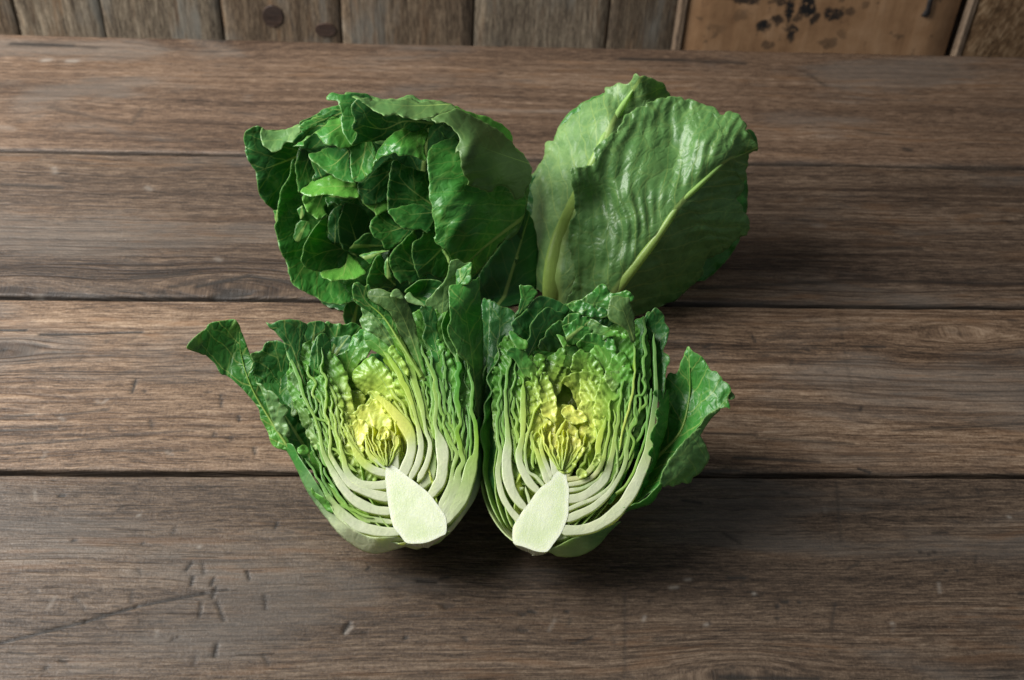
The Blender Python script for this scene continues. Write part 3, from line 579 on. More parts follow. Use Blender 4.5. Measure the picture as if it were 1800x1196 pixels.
# ------------------------------------------------------------------ lettuce builders
M_LEAF = make_leaf_material(); M_CORE = make_core_material()
CM = 0.01; PCM = PXM*CM      # pixels per centimetre
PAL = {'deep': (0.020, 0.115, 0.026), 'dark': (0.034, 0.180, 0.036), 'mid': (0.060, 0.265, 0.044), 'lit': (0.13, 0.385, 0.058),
       'back': (0.135, 0.30, 0.092), 'backp': (0.20, 0.37, 0.135), 'olive': (0.105, 0.215, 0.060), 'lime': (0.30, 0.52, 0.065),
       'yel': (0.80, 0.82, 0.20), 'yelg': (0.54, 0.68, 0.12), 'pale': (0.46, 0.60, 0.24), 'white': (0.72, 0.77, 0.56), 'cream': (0.70, 0.72, 0.38)}
_seed = [0]
def leaf(thing, frame, outline, h, c='mid', c1=None, mid=None, mr=0.16, ruf=0.10, rl=1.5, pleat=0.05, pper=0.8, serr=1.3, vs=0.7, rough=0.42,
         step=3.0, bulge=0.0, grad=(0.1, 0.8), wob=0.10, name='leaf', zmin=0.0012, curl=0.0, rib=0.5, tint=None, midrib=None):
    _seed[0] += 1; sd = _seed[0]
    poly = catmull(np.array([q[:2] for q in outline]), True, 3.0)
    # fine toothed margin
    d = np.roll(poly, -1, 0)-np.roll(poly, 1, 0); d /= np.linalg.norm(d, axis=1)[:, None]+1e-9
    nrm = np.stack([d[:, 1], -d[:, 0]], 1)
    arc = np.r_[0, np.cumsum(np.linalg.norm(np.diff(poly, axis=0), axis=1))]
    rs = np.random.RandomState(sd)
    tooth = np.abs(np.sin(arc/ (6.5+2*rs.rand())+1.3*np.sin(arc/23.0+sd)))*0.9+0.7*vnoise(arc[:, None], sd, 1/26.0, 2)
    poly = poly+nrm*(tooth*serr)[:, None]
    # interior points
    lo, hi = poly.min(0)-step, poly.max(0)+step
    gx = np.arange(lo[0], hi[0], step); gy = np.arange(lo[1], hi[1], step*0.866)
    GX, GY = np.meshgrid(gx, gy); GX = GX+((np.arange(len(gy)) % 2)*step/2)[:, None]
    G = np.stack([GX.ravel(), GY.ravel()], 1); G += rs.uniform(-.12, .12, G.shape)*step
    G = G[inside(G, poly)]
    if len(G):
        dd = np.sqrt(((G[:, None]-poly[None])**2).sum(-1)).min(1); G = G[dd > step*0.55]
    P = np.vstack([poly, G]); n = len(poly)
    vv, ee, ff, ov, oe, of = delaunay_2d_cdt([Vector(p) for p in P.tolist()], [(i, (i+1) % n) for i in range(n)], [], 0, 1e-4)
    P = np.array([(v.x, v.y) for v in vv])
    F3 = np.array([f for f in ff if len(f) == 3])
    cen = P[F3].mean(1); F3 = F3[inside(cen, poly)]
    ar = np.cross(P[F3[:, 1]]-P[F3[:, 0]], P[F3[:, 2]]-P[F3[:, 0]])
    F3 = np.where(ar[:, None] > 0, F3[:, ::-1], F3)       # wind towards the viewer side
    # leaf coordinates
    D2 = ((P[:, None]-poly[None])**2).sum(-1); near = D2.argmin(1); edge = np.sqrt(D2[np.arange(len(P)), near])/PCM; na = arc[near]/PCM
    if mid is None:
        m = P.mean(0); u_, s_, vt = np.linalg.svd(P-m, full_matrices=False); ax = vt[0]*(1 if vt[0][1] < 0 else -1)
        e = ((P-m)@ax); mid = [m+ax*e.min()*0.95, m+ax*e.max()*0.9]
    ml = catmull(np.array([q[:2] for q in mid]), False, 6.0)
    t0 = (ml[0]-ml[1]); t0 /= np.linalg.norm(t0); t1 = (ml[-1]-ml[-2]); t1 /= np.linalg.norm(t1)
    L = np.linalg.norm(np.diff(ml, axis=0), axis=1).sum()
    dense = np.vstack([ml[0]+t0*k for k in np.arange(240, 0, -8.)]+[ml]+[ml[-1]+t1*k for k in np.arange(8, 240, 8.)])
    aa = np.r_[0, np.cumsum(np.linalg.norm(np.diff(dense, axis=0), axis=1))]-240
    Q = ((P[:, None]-dense[None])**2).sum(-1); j = Q.argmin(1)
    tn = np.gradient(dense, axis=0); tn /= np.linalg.norm(tn, axis=1)[:, None]
    rel = P-dense[j]
    lu = (aa[j]+(rel*tn[j]).sum(1))/PCM; lv = (rel[:, 0]*tn[j][:, 1]-rel[:, 1]*tn[j][:, 0])/PCM
    uf = np.clip(lu/(L/PCM), 0, 1)
    # relief
    hc = np.full(len(P), float(h)) if np.isscalar(h) else tps([(q[0], q[1], q[2]) for q in h], P)
    emax = max(edge.max(), 0.2)
    hc = hc+bulge*(1-(1-np.clip(edge/emax, 0, 1))**2)
    hc = hc+curl*np.exp(-edge/0.35)
    wave = vnoise(na[:, None], sd+500, 1/rl, 2)
    hc = hc+ruf*wave*np.exp(-edge/0.55)
    side = np.sign(lv)*0.31
    q = (lu-1.25*np.abs(lv)+side)/pper
    lcx = np.stack([lu, lv], 1)
    hc = hc+pleat*np.clip(0.55+0.6*vnoise(lcx, sd+21, .22, 2), 0, 1.2)*np.sin(2*math.pi*q+4.5*vnoise(lcx, sd+9, .16, 2))*np.clip(np.abs(lv)/0.8-0.1, 0, 1)*np.clip(edge/0.3, 0.3, 1)
    hc = hc+wob*vnoise(np.stack([lu, lv], 1), sd+77, 0.30, 2)*np.clip(edge/0.5, 0.25, 1)
    mrv = mr*np.clip(1-0.85*lu/(L/PCM), 0.0, 1.1)
    hc = hc+rib*mrv*np.exp(-(lv/(mrv+0.01))**2)
    W = frame.pt(P, hc*CM)
    W[:, 2] = np.maximum(W[:, 2], zmin)
    c0 = np.array(PAL[c] if isinstance(c, str) else c); cc1 = np.array(PAL[c1] if isinstance(c1, str) else (c1 or c0))
    w_ = sstep(grad[0], grad[1], uf+0.08*vnoise(np.stack([lu, lv], 1), sd+3, .35, 2))[:, None]
    col = c0*(1-w_)+cc1*w_
    k = len(P)
    at = {'col': np.c_[col, np.ones(k)], 'lc': np.stack([lu, lv, np.full(k, sd*1.37 % 17)], 1), 'prm': np.stack([mrv, np.full(k, vs), np.full(k, rough)], 1), 'edge': edge}
    if tint is not None: at['col'] = np.c_[tint.glow(W, col, 1.0), np.ones(k)]
    o = mesh_obj(name, W, F3, M_LEAF, thing, at)
    sm = o.modifiers.new('thickness', 'SOLIDIFY'); sm.thickness = 0.0003; sm.offset = -1
    if midrib:
        # raised fleshy midrib, a piece of its own on the blade
        u0, u1, hgt = midrib
        mp, ma = resample(ml, 60); mp = mp[int(60*u0):int(60*u1)]; n_ = len(mp); f = np.linspace(u0, u1, n_)
        d2 = ((mp[:, None]-P[None])**2).sum(-1); ix = np.argsort(d2, 1)[:, :6]
        hm = hc[ix].mean(1); hm = 0.8*np.polyval(np.polyfit(f, hm, 5), f)+0.2*np.convolve(np.pad(hm, 6, 'edge'), np.ones(13)/13, 'valid')
        tg = np.gradient(mp, axis=0); tg /= np.linalg.norm(tg, axis=1)[:, None]; nn = np.stack([-tg[:, 1], tg[:, 0]], 1)
        wd = mr*(1-0.82*f)*1.05; wd[-6:] *= np.linspace(1, .3, 6)
        rows = []; th = np.linspace(0, math.pi, 9)
        for t_ in th:
            rows.append(frame.pt(mp+nn*(math.cos(t_)*wd*PCM)[:, None], (hm-0.14+(hgt*wd+0.19)*math.sin(t_)**.7+0.012*vnoise(np.stack([f*20, np.full(n_, t_*2)], 1), sd, .8, 2))*CM))
        V = np.concatenate(rows); V[:, 2] = np.maximum(V[:, 2], zmin); K = len(th); i = np.arange(K*n_).reshape(K, n_)
        Fq = np.stack([i[:-1, :-1], i[:-1, 1:], i[1:, 1:], i[1:, :-1]], -1).reshape(-1, 4)
        fr = np.tile(f, K); pale_ = np.array((0.36, 0.52, 0.13)); cb = pale_*(1-0.55*sstep(.35, 1, fr))[:, None]+(c0*1.6)*(0.55*sstep(.35, 1, fr))[:, None]
        if tint is not None: cb = tint.glow(V, cb)
        kk = len(V)
        mo = mesh_obj('midrib', V-np.array(thing.location), Fq, M_LEAF, o, {'col': np.c_[cb, np.ones(kk)], 'lc': np.stack([fr*L/PCM, np.repeat(np.cos(th), n_)*np.tile(wd, K), np.full(kk, sd*1.1 % 13)], 1),
              'prm': np.tile([0.0, 0.06, 0.40], (kk, 1)), 'edge': np.full(kk, 2.0)})
        bm_fix(mo)
    return o

class Half:
    heart = None; tinting = True
    def glow(self, W, col, k=1.0):
        """blanched heart: leaves grade from yellow at the growing point to green outside"""
        if self.heart is None: return col
        a, r = self.ar(W); a = (a-self.heart[0])*100; r = (r-self.heart[1])*100
        d = np.hypot(np.where(a > 0, a*0.62, a*1.1), r*0.95)
        t = np.stack([np.interp(d, [0, .9, 1.7, 2.6, 3.6], [PAL[n][j] for n in ('yel', 'yel', 'yelg', 'lime', 'lit')]) for j in range(3)], 1)
        w = (1-sstep(1.5, 3.7, d))*0.9*k
        w = np.asarray(w)[:, None] if np.ndim(w) else w
        return col*(1-w)+t*w
    def __init__(self, thing, frame, base, top):
        self.t = thing; self.f = frame
        b = frame.pt([base])[0]; t = frame.pt([top])[0]
        self.o = b; self.U = (t-b)/np.linalg.norm(t-b); self.N = frame.n
        self.V = np.cross(self.U, self.N); self.V *= np.sign(self.V[0]); self.curves = []
    def ar(self, P): 
        d = P-self.o; return d@self.U, d@self.V
    def place(self, a, r, n): return self.o+a[..., None]*self.U+r[..., None]*self.V+n[..., None]*self.N
    def cut(self, pts, cols, phi=60, depthk=0.9, wav=0.05, freq=0.9, from_s=0.35, h=0.0, vs=0.25, rough=0.36, taper=0.6, thin_=False):
        """a leaf sliced by the knife: thick rib at the core thinning to a wavy blade, running back into the head"""
        _seed[0] += 1; sd = _seed[0]; rs = np.random.RandomState(sd)
        pts = list(pts)
        if not thin_:
            e = np.array(pts[0][:2])-np.array(pts[1][:2]); e = e/np.linalg.norm(e)*9
            pts = [(pts[0][0]+e[0], pts[0][1]+e[1], pts[0][2]*.55)]+pts
        P = catmull(np.array([(q[0], q[1], q[2]) for q in pts]), False, 4.0)
        L = np.linalg.norm(np.diff(P[:, :2], axis=0), axis=1).sum(); M = max(24, int(L/3.0))
        P, arc = resample(P, M); s = arc/arc[-1]; ac = arc/PCM
        if not thin_ and L > 90: self.curves.append(P.copy())
        tg = np.gradient(P[:, :2], axis=0); tg /= np.linalg.norm(tg, axis=1)[:, None]+1e-9
        nr = np.stack([-tg[:, 1], tg[:, 0]], 1)
        wv = wav*sstep(from_s, min(1.0, from_s+0.35), s)*PCM
        ctr = P[:, :2]+nr*(wv*(0.75*np.sin(2*math.pi*ac*freq+sd)+0.6*vnoise(ac[:, None], sd, freq*1.6, 2)))[:, None]
        wd = np.maximum(P[:, 2], 1.6)*(1+0.09*vnoise(ac[:, None], sd+5, .55, 2))
        wd[-4:] *= np.linspace(1, .35, 4); wd[:5] *= np.linspace(.4, 1, 5)
        rows = []
        J = 15
        for side in (-1, 1):
            blk = []
            for jj in range(J):
                if jj == 0: kw, off = 0.80, 0.0
                elif jj == 1: kw, off = 0.97, -0.00005
                else: kw, off = 1.0, -0.00045
                B = self.f.pt(ctr+nr*(wd*side*0.5*kw)[:, None], np.full(M, h*CM)); a, r = self.ar(B)
                ph = math.radians(phi)*(max(0, jj-2)/(J-3))**1.25
                amp = wav*CM*1.6*sstep(from_s*0.7, 1, s)*min(1, max(0, jj-2)/4)
                dr = amp*(np.sin(2*math.pi*ac*freq*0.8+sd+ph*5)+0.6*vnoise(np.stack([ac, np.full(M, ph*3)], 1), sd+8, .8, 2))
                R = np.abs(r)+0.006
                W = self.place(a+0.002*s*math.sin(ph*2)*np.sin(ac+sd), r*math.cos(ph)+dr, h*CM-R*depthk*math.sin(ph)+off)
                blk.append(W)
            rows.append(blk)
        # loop order: deep inner ... cut inner | mid | cut outer ... deep outer
        midp = self.f.pt(ctr, np.full(M, h*CM)+0.0001*vnoise(ac[:, None], sd, .6, 2))
        seq = rows[0][::-1]+[midp]+rows[1]
        V = np.concatenate(seq); K = len(seq)
        V[:, 2] = np.maximum(V[:, 2], 0.0012)
        i = np.arange(K*M).reshape(K, M)
        Fq = np.stack([i[:-1, :-1], i[:-1, 1:], i[1:, 1:], i[1:, :-1]], -1).reshape(-1, 4)
        cs = [np.array(PAL[q] if isinstance(q, str) else q) for q, _ in cols]; ps = [p for _, p in cols]
        col1 = np.stack([np.interp(s, ps, [q[k] for q in cs]) for k in range(3)], 1)
        jd = np.clip((np.abs(np.arange(K)-J)-2)/(J-2), 0, 1)      # 0 at the cut face, 1 deep
        sd_ = np.repeat(jd[:, None], M, 1)
        col = np.repeat(col1[None], K, 0)
        lit = col*np.array([0.82, 0.92, 0.62])
        col = col*(1-0.75*np.clip(sd_*3, 0, 1))[..., None]+lit*(0.75*np.clip(sd_*3, 0, 1))[..., None]
        gk = np.repeat((sstep(.22, .5, s) if not thin_ else np.ones(M))[None], K, 0).ravel()
        if self.tinting: col = self.glow(V, col.reshape(-1, 3), gk).reshape(K, M, 3)
        k = K*M
        lu = np.repeat((ac*1.0)[None], K, 0).ravel(); across = np.array([-1]*(J-2)+[-.97, -.8, 0, .8, .97]+[1]*(J-2))[:, None]*(wd/PCM*0.5)[None]
        lv = (across+np.sign(across)*sd_*6).ravel()
        thin = np.repeat(np.where(wd/PCM < 0.22, 0.0, 1.0)[None], K, 0)
        edge = np.clip(sd_*4+thin*0.2, 0, 3).ravel()
        at = {'col': np.c_[col.reshape(-1, 3), np.ones(k)], 'lc': np.stack([lu, lv, np.full(k, sd*1.37 % 17)], 1),
              'prm': np.stack([np.zeros(k), np.clip(sd_*1.2, 0.05, vs+.3).ravel(), np.full(k, rough)], 1), 'edge': edge}
        return mesh_obj('cut_leaf', V, Fq, M_LEAF, self.t, at)
    def fill(self, side, n_between=2, wpx=4.4, wav=.042, smax=.85, top=None):
        """thin crinkled leaves lying between the thick cut ones"""
        cs = []
        for Pc in self.curves:
            W = self.f.pt(Pc[:, :2]); a, r = self.ar(W); i = int(len(Pc)*.45)
            if np.sign(r[i]) == side: cs.append((abs(r[i]), resample(Pc, 80)[0]))
        cs.sort(key=lambda q: q[0])
        rs = np.random.RandomState(5+len(cs))
        for (r0, A_), (r1, B_) in zip(cs[:-1], cs[1:]):
            gp = np.linalg.norm(A_[40, :2]-B_[40, :2]); nb = 3 if gp > 26 else (2 if gp > 13 else 1)
            for q in range(nb):
                f = (q+1)/(nb+1)+rs.uniform(-.08, .08)
                P = A_*(1-f)+B_*f
                i0, i1 = int(80*rs.uniform(.20, .36)), int(80*rs.uniform(smax-.2, smax))
                P = P[i0:i1:5].copy(); P[:, :2] += rs.normal(0, 1.6, (len(P), 2)); P[:, 2] = wpx*rs.uniform(.7, 1.3)
                self.cut([tuple(v) for v in P], [('pale', 0), ('lime', .25), ('lit', .6), ('mid', 1)], phi=60, wav=wav, freq=rs.uniform(.4, .8), from_s=0.0, h=rs.uniform(-.10, -.01), thin_=True)
    def cup(self, R, a0, a1, ph0, ph1, cols, ruf=0.15, flare=0.0, depthk=0.9, vs=0.5, name='leaf', rough=0.42):
        """leaf lining the bowl of the head behind the cut (revolved profile)"""
        _seed[0] += 1; sd = _seed[0]
        na, nph = 46, 46
        a = np.linspace(a0, a1, na)*CM; ph = np.radians(np.linspace(ph0, ph1, nph))
        A, PH = np.meshgrid(a, ph, indexing='ij'); f = (A-a[0])/(a[-1]-a[0])
        prof = (R*CM)*np.sqrt(np.clip(1-(1-np.clip(A/(R*CM*2.3), 0, 1))**2, 0, 1))*(1+flare*f)
        q = np.stack([(A*100).ravel(), (PH*R).ravel()], 1)
        prof = prof+(ruf*CM*vnoise(q, sd, .45, 2)).reshape(A.shape)*f
        pc = (PH-ph.mean())/(ph[-1]-ph[0])*2
        A2 = A-np.clip(np.abs(pc)-0.2, 0, 1)**2*f*0.025+(0.25*CM*vnoise(q[:, 1:], sd+4, .9, 2)).reshape(A.shape)*f
        W = self.place(A2, -prof*np.cos(PH), -prof*depthk*np.sin(PH)).reshape(-1, 3)
        W[:, 2] = np.maximum(W[:, 2], 0.0012)
        i = np.arange(na*nph).reshape(na, nph)
        Fq = np.stack([i[:-1, :-1], i[1:, :-1], i[1:, 1:], i[:-1, 1:]], -1).reshape(-1, 4)
        cs = [np.array(PAL[c]) for c, _ in cols]; ps = [p for _, p in cols]
        fr = f.ravel(); col = np.stack([np.interp(fr, ps, [c[k] for c in cs]) for k in range(3)], 1)
        col = self.glow(W, col)
        k = len(W); lv = (pc.ravel()*R*0.8); edge = np.minimum((1-fr)*(a1-a0), (1-np.abs(pc.ravel()))*R)
        at = {'col': np.c_[col, np.ones(k)], 'lc': np.stack([A.ravel()*100, lv, np.full(k, sd*1.37 % 17)], 1),
              'prm': np.stack([0.3*(1-0.8*fr), np.full(k, vs), np.full(k, rough)], 1), 'edge': np.clip(edge, 0, 5)}
        o = mesh_obj(name, W, Fq, M_LEAF, self.t, at)
        sm = o.modifiers.new('thickness', 'SOLIDIFY'); sm.thickness = 0.0006; sm.offset = -1
        return o
    def core(self, outline, depth=1.9):
        _seed[0] += 1; sd = _seed[0]
        poly = catmull(np.array(outline), True, 3.0); n = len(poly)
        step = 4.0; lo, hi = poly.min(0), poly.max(0)
        GX, GY = np.meshgrid(np.arange(lo[0], hi[0], step), np.arange(lo[1], hi[1], step))
        G = np.stack([GX.ravel(), GY.ravel()], 1); G = G[inside(G, poly)]
        dd = np.sqrt(((G[:, None]-poly[None])**2).sum(-1)).min(1); G = G[dd > 2.2]
        P = np.vstack([poly, G])
        vv, ee, ff, *_ = delaunay_2d_cdt([Vector(p) for p in P.tolist()], [(i, (i+1) % n) for i in range(n)], [], 0, 1e-4)
        P = np.array([(v.x, v.y) for v in vv]); F3 = [f for f in ff if inside(P[list(f)].mean(0)[None], poly)[0]]
        edge = np.sqrt(((P[:, None]-poly[None])**2).sum(-1)).min(1)/PCM
        W0 = self.f.pt(P, 0.00008*vnoise(P/PCM, sd, .4, 2)+0.00012)
        a, r = self.ar(W0[:n])
        amin, amax = a.min(), a.max()
        V = [W0]; E_ = [edge]; SK = [np.zeros(len(P))]; F = [tuple(f) for f in F3]
        rc = np.interp(a, np.sort(a), r[np.argsort(a)])
        bins = np.linspace(amin, amax, 14); mid = np.array([r[np.abs(a-b) < (amax-amin)/9].mean() for b in bins]); hwid = np.array([np.ptp(r[np.abs(a-b) < (amax-amin)/9])/2 for b in bins])
        mr_ = np.interp(a, bins, mid); hw = np.interp(a, bins, hwid)
        prev = None; base = len(P); J = 9
        for j in range(0, J+1):
            ph = math.radians(90*j/J)
            Wj = self.place(a+(amin+amax)/2*0, mr_+(r-mr_)*math.cos(ph), -hw*math.sin(ph)*depth/1.9*0.95)
            Wj[:, 2] = np.maximum(Wj[:, 2], 0.0012)
            V.append(Wj); E_.append(np.full(n, .5)); SK.append(np.full(n, 1.0) if j > 1 else np.full(n, .6))
            cur = np.arange(base, base+n); base += n
            if prev is not None: F += [(int(prev[i]), int(prev[(i+1) % n]), int(cur[(i+1) % n]), int(cur[i])) for i in range(n)]
            prev = cur
        V = np.vstack(V); aa, rr = self.ar(V)
        at = {'lc': np.stack([aa*100, rr*100, np.full(len(V), sd*1.1)], 1), 'edge': np.concatenate(E_), 'skin': np.concatenate(SK)}
        o = mesh_obj('core', V, F, M_CORE, self.t, at)
        bm_fix(o); return o
def bm_fix(o):
    import bmesh
    bm = bmesh.new(); bm.from_mesh(o.data); bmesh.ops.recalc_face_normals(bm, faces=bm.faces); bm.to_mesh(o.data); bm.free()

# ------------------------------------------------------------------ whole head at the back left, its open top towards the viewer
FL = Frame(700, 350, 0.062)
HL = empty('whole_lettuce', tuple(FL.pt([(760, 330)], -0.05)[0]*np.array([1, 1, 0])),
           'dark green uncut lettuce with its open ruffled top facing the viewer', 'lettuce', 'whole lettuce heads')
def hl(crop, pts, h, **kw):
    kw.setdefault('step', 3.4); kw['vs'] = kw.get('vs', .7)*.7; kw['pleat'] = kw.get('pleat', .05)*.55; kw['wob'] = kw.get('wob', .1)*1.5
    return leaf(HL, FL, X(crop, pts), h if np.isscalar(h) else X(crop, h), **kw)

# outer wrapping leaves, back to front
hl('B', [(820, 235), (960, 280), (1150, 330), (1300, 400), (1420, 500), (1450, 640), (1560, 760), (1300, 900), (1000, 700), (700, 500)],
   [(820, 240, 1.6), (1300, 400, .2), (1450, 640, -.8), (1000, 700, 1.5)], c='lit', c1='lit', mid=X('B', [(1300, 900), (1050, 300)]), vs=.35, wob=.15)
hl('A', [(1120, 110), (1150, 78), (1250, 85), (1400, 120), (1520, 150), (1700, 140), (1760, 112), (1840, 112), (1900, 160), (1980, 152), (2090, 170), (2250, 240), (2200, 400), (1500, 420), (1150, 300)],
   [(1150, 80, .6), (1760, 115, .6), (2250, 240, 1.0), (1500, 420, 1.8)], c='back', mid=X('A', [(1900, 420), (1300, 100)]), ruf=.15, vs=.4)
hl('A', [(170, 430), (85, 465), (48, 530), (55, 640), (75, 740), (110, 830), (165, 890), (178, 960), (190, 1060), (215, 1150), (255, 1220), (330, 1290), (440, 1330), (560, 1000), (650, 750), (720, 600), (640, 480), (480, 465), (300, 470), (235, 440)],
   [(150, 440, 1.2), (50, 560, .9), (170, 890, .8), (250, 1210, .6), (440, 1300, -.3), (300, 800, .5), (600, 780, -.4), (650, 520, .2)], c='mid', c1='dark', mid=X('A', [(720, 690), (560, 770), (230, 895)]), mr=.10, ruf=.14, vs=.9, pleat=.06, wob=.16)
hl('A', [(238, 442), (224, 520), (230, 590), (265, 645), (360, 705), (440, 680), (470, 630), (500, 603), (575, 598), (620, 540), (660, 470), (635, 408), (540, 440), (470, 465), (360, 474), (280, 462)],
   [(240, 450, 1.3), (265, 640, 1.9), (360, 700, 2.0), (575, 590, 1.9), (640, 420, .9), (400, 480, 1.0)], c='backp', c1='back', mid=X('A', [(640, 440), (330, 680)]), mr=0.0, vs=.5, ruf=.1, wob=.16)
hl('A', [(575, 600), (620, 530), (665, 475), (638, 398), (700, 360), (775, 333), (870, 268), (960, 235), (1050, 213), (1150, 230), (1160, 500), (900, 640), (700, 670)],
   [(575, 600, 1.9), (640, 400, 1.6), (870, 270, .9), (1050, 215, .8), (1150, 500, 1.6), (800, 600, 1.3)], c='mid', c1='dark', mid=X('A', [(1150, 420), (660, 430)]), mr=.06, vs=.8)
hl('A', [(640, 420), (760, 358), (780, 345), (900, 310), (990, 262), (1080, 260), (1090, 330), (980, 330), (860, 400), (700, 480), (655, 475)], [(640, 440, 2.1), (900, 320, 1.7), (1080, 270, 1.4), (860, 400, 1.9), (700, 480, 2.1)],
   c='dark', c1='mid', mid=X('A', [(1080, 290), (660, 450)]), mr=.05, vs=.9, ruf=.05)
hl('A', [(560, 645), (630, 640), (690, 652), (688, 595), (730, 560), (795, 518), (835, 545), (862, 570), (885, 622), (930, 635), (990, 635), (1060, 668), (1140, 665), (1260, 600), (1260, 420), (1090, 320), (985, 322), (880, 430), (760, 510), (640, 590)],
   [(560, 640, 2.0), (690, 640, 2.3), (795, 520, 2.2), (885, 620, 2.8), (1060, 668, 3.0), (1200, 600, 2.4), (1000, 330, 1.5), (760, 510, 1.7), (1000, 500, 2.6)], c='lit', c1='mid', mid=X('A', [(1200, 330), (960, 500), (800, 600)]), mr=.05, ruf=.12, rl=.8, vs=.5, pleat=.09, wob=.2, serr=1.8, rough=.36)
hl('A', [(925, 130), (950, 100), (985, 80), (1040, 90), (1100, 105), (1180, 85), (1350, 100), (1420, 220), (1340, 400), (1260, 560), (1190, 632), (1140, 560), (1093, 480), (1078, 400), (1082, 290), (1060, 220), (1045, 165), (990, 160), (940, 150)],
   [(930, 130, 2.4), (1060, 150, 2.7), (1080, 400, 3.1), (1190, 630, 3.6), (1350, 110, 1.8), (1340, 400, 2.7)], c='dark', c1='mid', mid=X('A', [(1420, 200), (1150, 480)]), mr=.05, vs=.5, ruf=.06)
hl('A', [(1190, 630), (1228, 570), (1238, 500), (1196, 440), (1218, 340), (1186, 285), (1195, 200), (1250, 152), (1310, 190), (1400, 262), (1480, 300), (1545, 330), (1640, 312), (1800, 350), (1950, 372), (2040, 400), (2000, 440), (1800, 500), (1560, 570), (1400, 590), (1290, 600)],
   [(1190, 630, 3.8), (1200, 440, 3.9), (1190, 250, 3.7), (1400, 262, 3.6), (1800, 360, 3.4), (2040, 400, 3.0), (1560, 560, 2.4), (1450, 430, 2.9)], c='dark', c1='dark', mid=X('A', [(2020, 400), (1740, 380), (1510, 460), (1220, 400)]), mr=.07, vs=1.0, ruf=.05, pleat=.04)
hl('A', [(1250, 152), (1310, 188), (1400, 258), (1480, 298), (1545, 328), (1640, 308), (1720, 335), (1790, 352), (1850, 370), (1935, 350), (2030, 338), (2120, 300), (2290, 245), (2200, 178), (2060, 160), (1900, 170), (1790, 128), (1700, 145), (1450, 150), (1330, 130), (1230, 110), (1180, 125)],
   [(1250, 152, 3.9), (1400, 258, 4.0), (1640, 310, 4.1), (1850, 370, 4.2), (2030, 338, 4.1), (2290, 245, 3.0), (1900, 165, 1.8), (1450, 150, 2.4), (1230, 110, 2.2), (1650, 220, 3.3)], c='olive', c1='back', mid=X('A', [(2200, 200), (1750, 215), (1280, 150)]), mr=.03, vs=.35, ruf=.1, rl=.9, pleat=.07, wob=.14, rough=.5)
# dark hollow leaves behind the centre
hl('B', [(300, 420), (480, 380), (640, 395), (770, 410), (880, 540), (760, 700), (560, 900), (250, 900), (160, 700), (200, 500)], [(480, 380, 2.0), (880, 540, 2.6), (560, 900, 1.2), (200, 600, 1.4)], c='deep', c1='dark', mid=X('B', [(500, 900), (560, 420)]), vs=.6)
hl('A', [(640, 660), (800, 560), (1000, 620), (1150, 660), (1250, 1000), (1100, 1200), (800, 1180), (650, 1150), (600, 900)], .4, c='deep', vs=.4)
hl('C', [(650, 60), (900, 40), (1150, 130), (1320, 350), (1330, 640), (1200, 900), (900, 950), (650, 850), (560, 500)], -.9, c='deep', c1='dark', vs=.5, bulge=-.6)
hl('A', [(1140, 662), (1172, 700), (1164, 800), (1180, 950), (1230, 1022), (1300, 1012), (1390, 930), (1425, 850), (1440, 640), (1330, 560), (1230, 600)],
   [(1140, 665, 2.7), (1180, 950, 3.2), (1230, 1020, 3.3), (1390, 930, 3.2), (1430, 640, 2.2), (1240, 600, 2.2), (1300, 800, 2.5)], c='mid', c1='mid', mid=X('A', [(1340, 580), (1300, 800), (1240, 1000)]), mr=.06, vs=1.0, ruf=.05, pleat=.05)
hl('B', [(-34, 872), (0, 830), (75, 748), (150, 742), (210, 712), (250, 748), (350, 742), (450, 768), (532, 805), (525, 640), (560, 500), (480, 420), (370, 425), (300, 445), (180, 505), (60, 630), (0, 730), (-25, 800)],
   [(-30, 870, 3.3), (150, 735, 4.0), (350, 745, 4.2), (530, 800, 3.9), (540, 480, 2.4), (370, 430, 2.7), (60, 630, 3.3), (250, 600, 3.8)], c='lit', c1='mid', mid=X('B', [(500, 420), (380, 480), (60, 740)]), mr=.04, ruf=.12, rl=.8, vs=.5, pleat=.13, pper=.7, wob=.28, rough=.30)
hl('A', [(728, 720), (752, 785), (840, 852), (900, 900), (965, 945), (1100, 1012), (1232, 1026), (1195, 960), (1172, 820), (1166, 700), (1080, 640), (950, 640), (850, 690), (790, 705)],
   [(730, 720, 2.1), (840, 850, 2.6), (1100, 1010, 3.0), (1230, 1025, 3.1), (1165, 700, 1.8), (950, 640, 1.2)], c='dark', c1='mid', mid=X('A', [(1150, 690), (1000, 830), (860, 860)]), mr=.05, vs=.6, ruf=.05, pleat=.08, wob=.16)
hl('A', [(658, 665), (622, 740), (597, 800), (585, 870), (605, 960), (608, 1050), (640, 1130), (740, 1040), (840, 950), (790, 800), (735, 700)], [(620, 740, 1.5), (590, 870, 1.7), (610, 1050, 1.7), (740, 1030, 1.4), (700, 700, .8), (800, 900, .9)], c='dark', c1='mid', mid=X('A', [(760, 690), (620, 1080)]), vs=.8, mr=.05, ruf=.06)
hl('A', [(755, 780), (770, 860), (800, 920), (770, 950), (780, 1010), (860, 980), (950, 930), (900, 860), (820, 800)], 1.5, c='dark', c1='mid', vs=.8, mr=.04, ruf=.1)
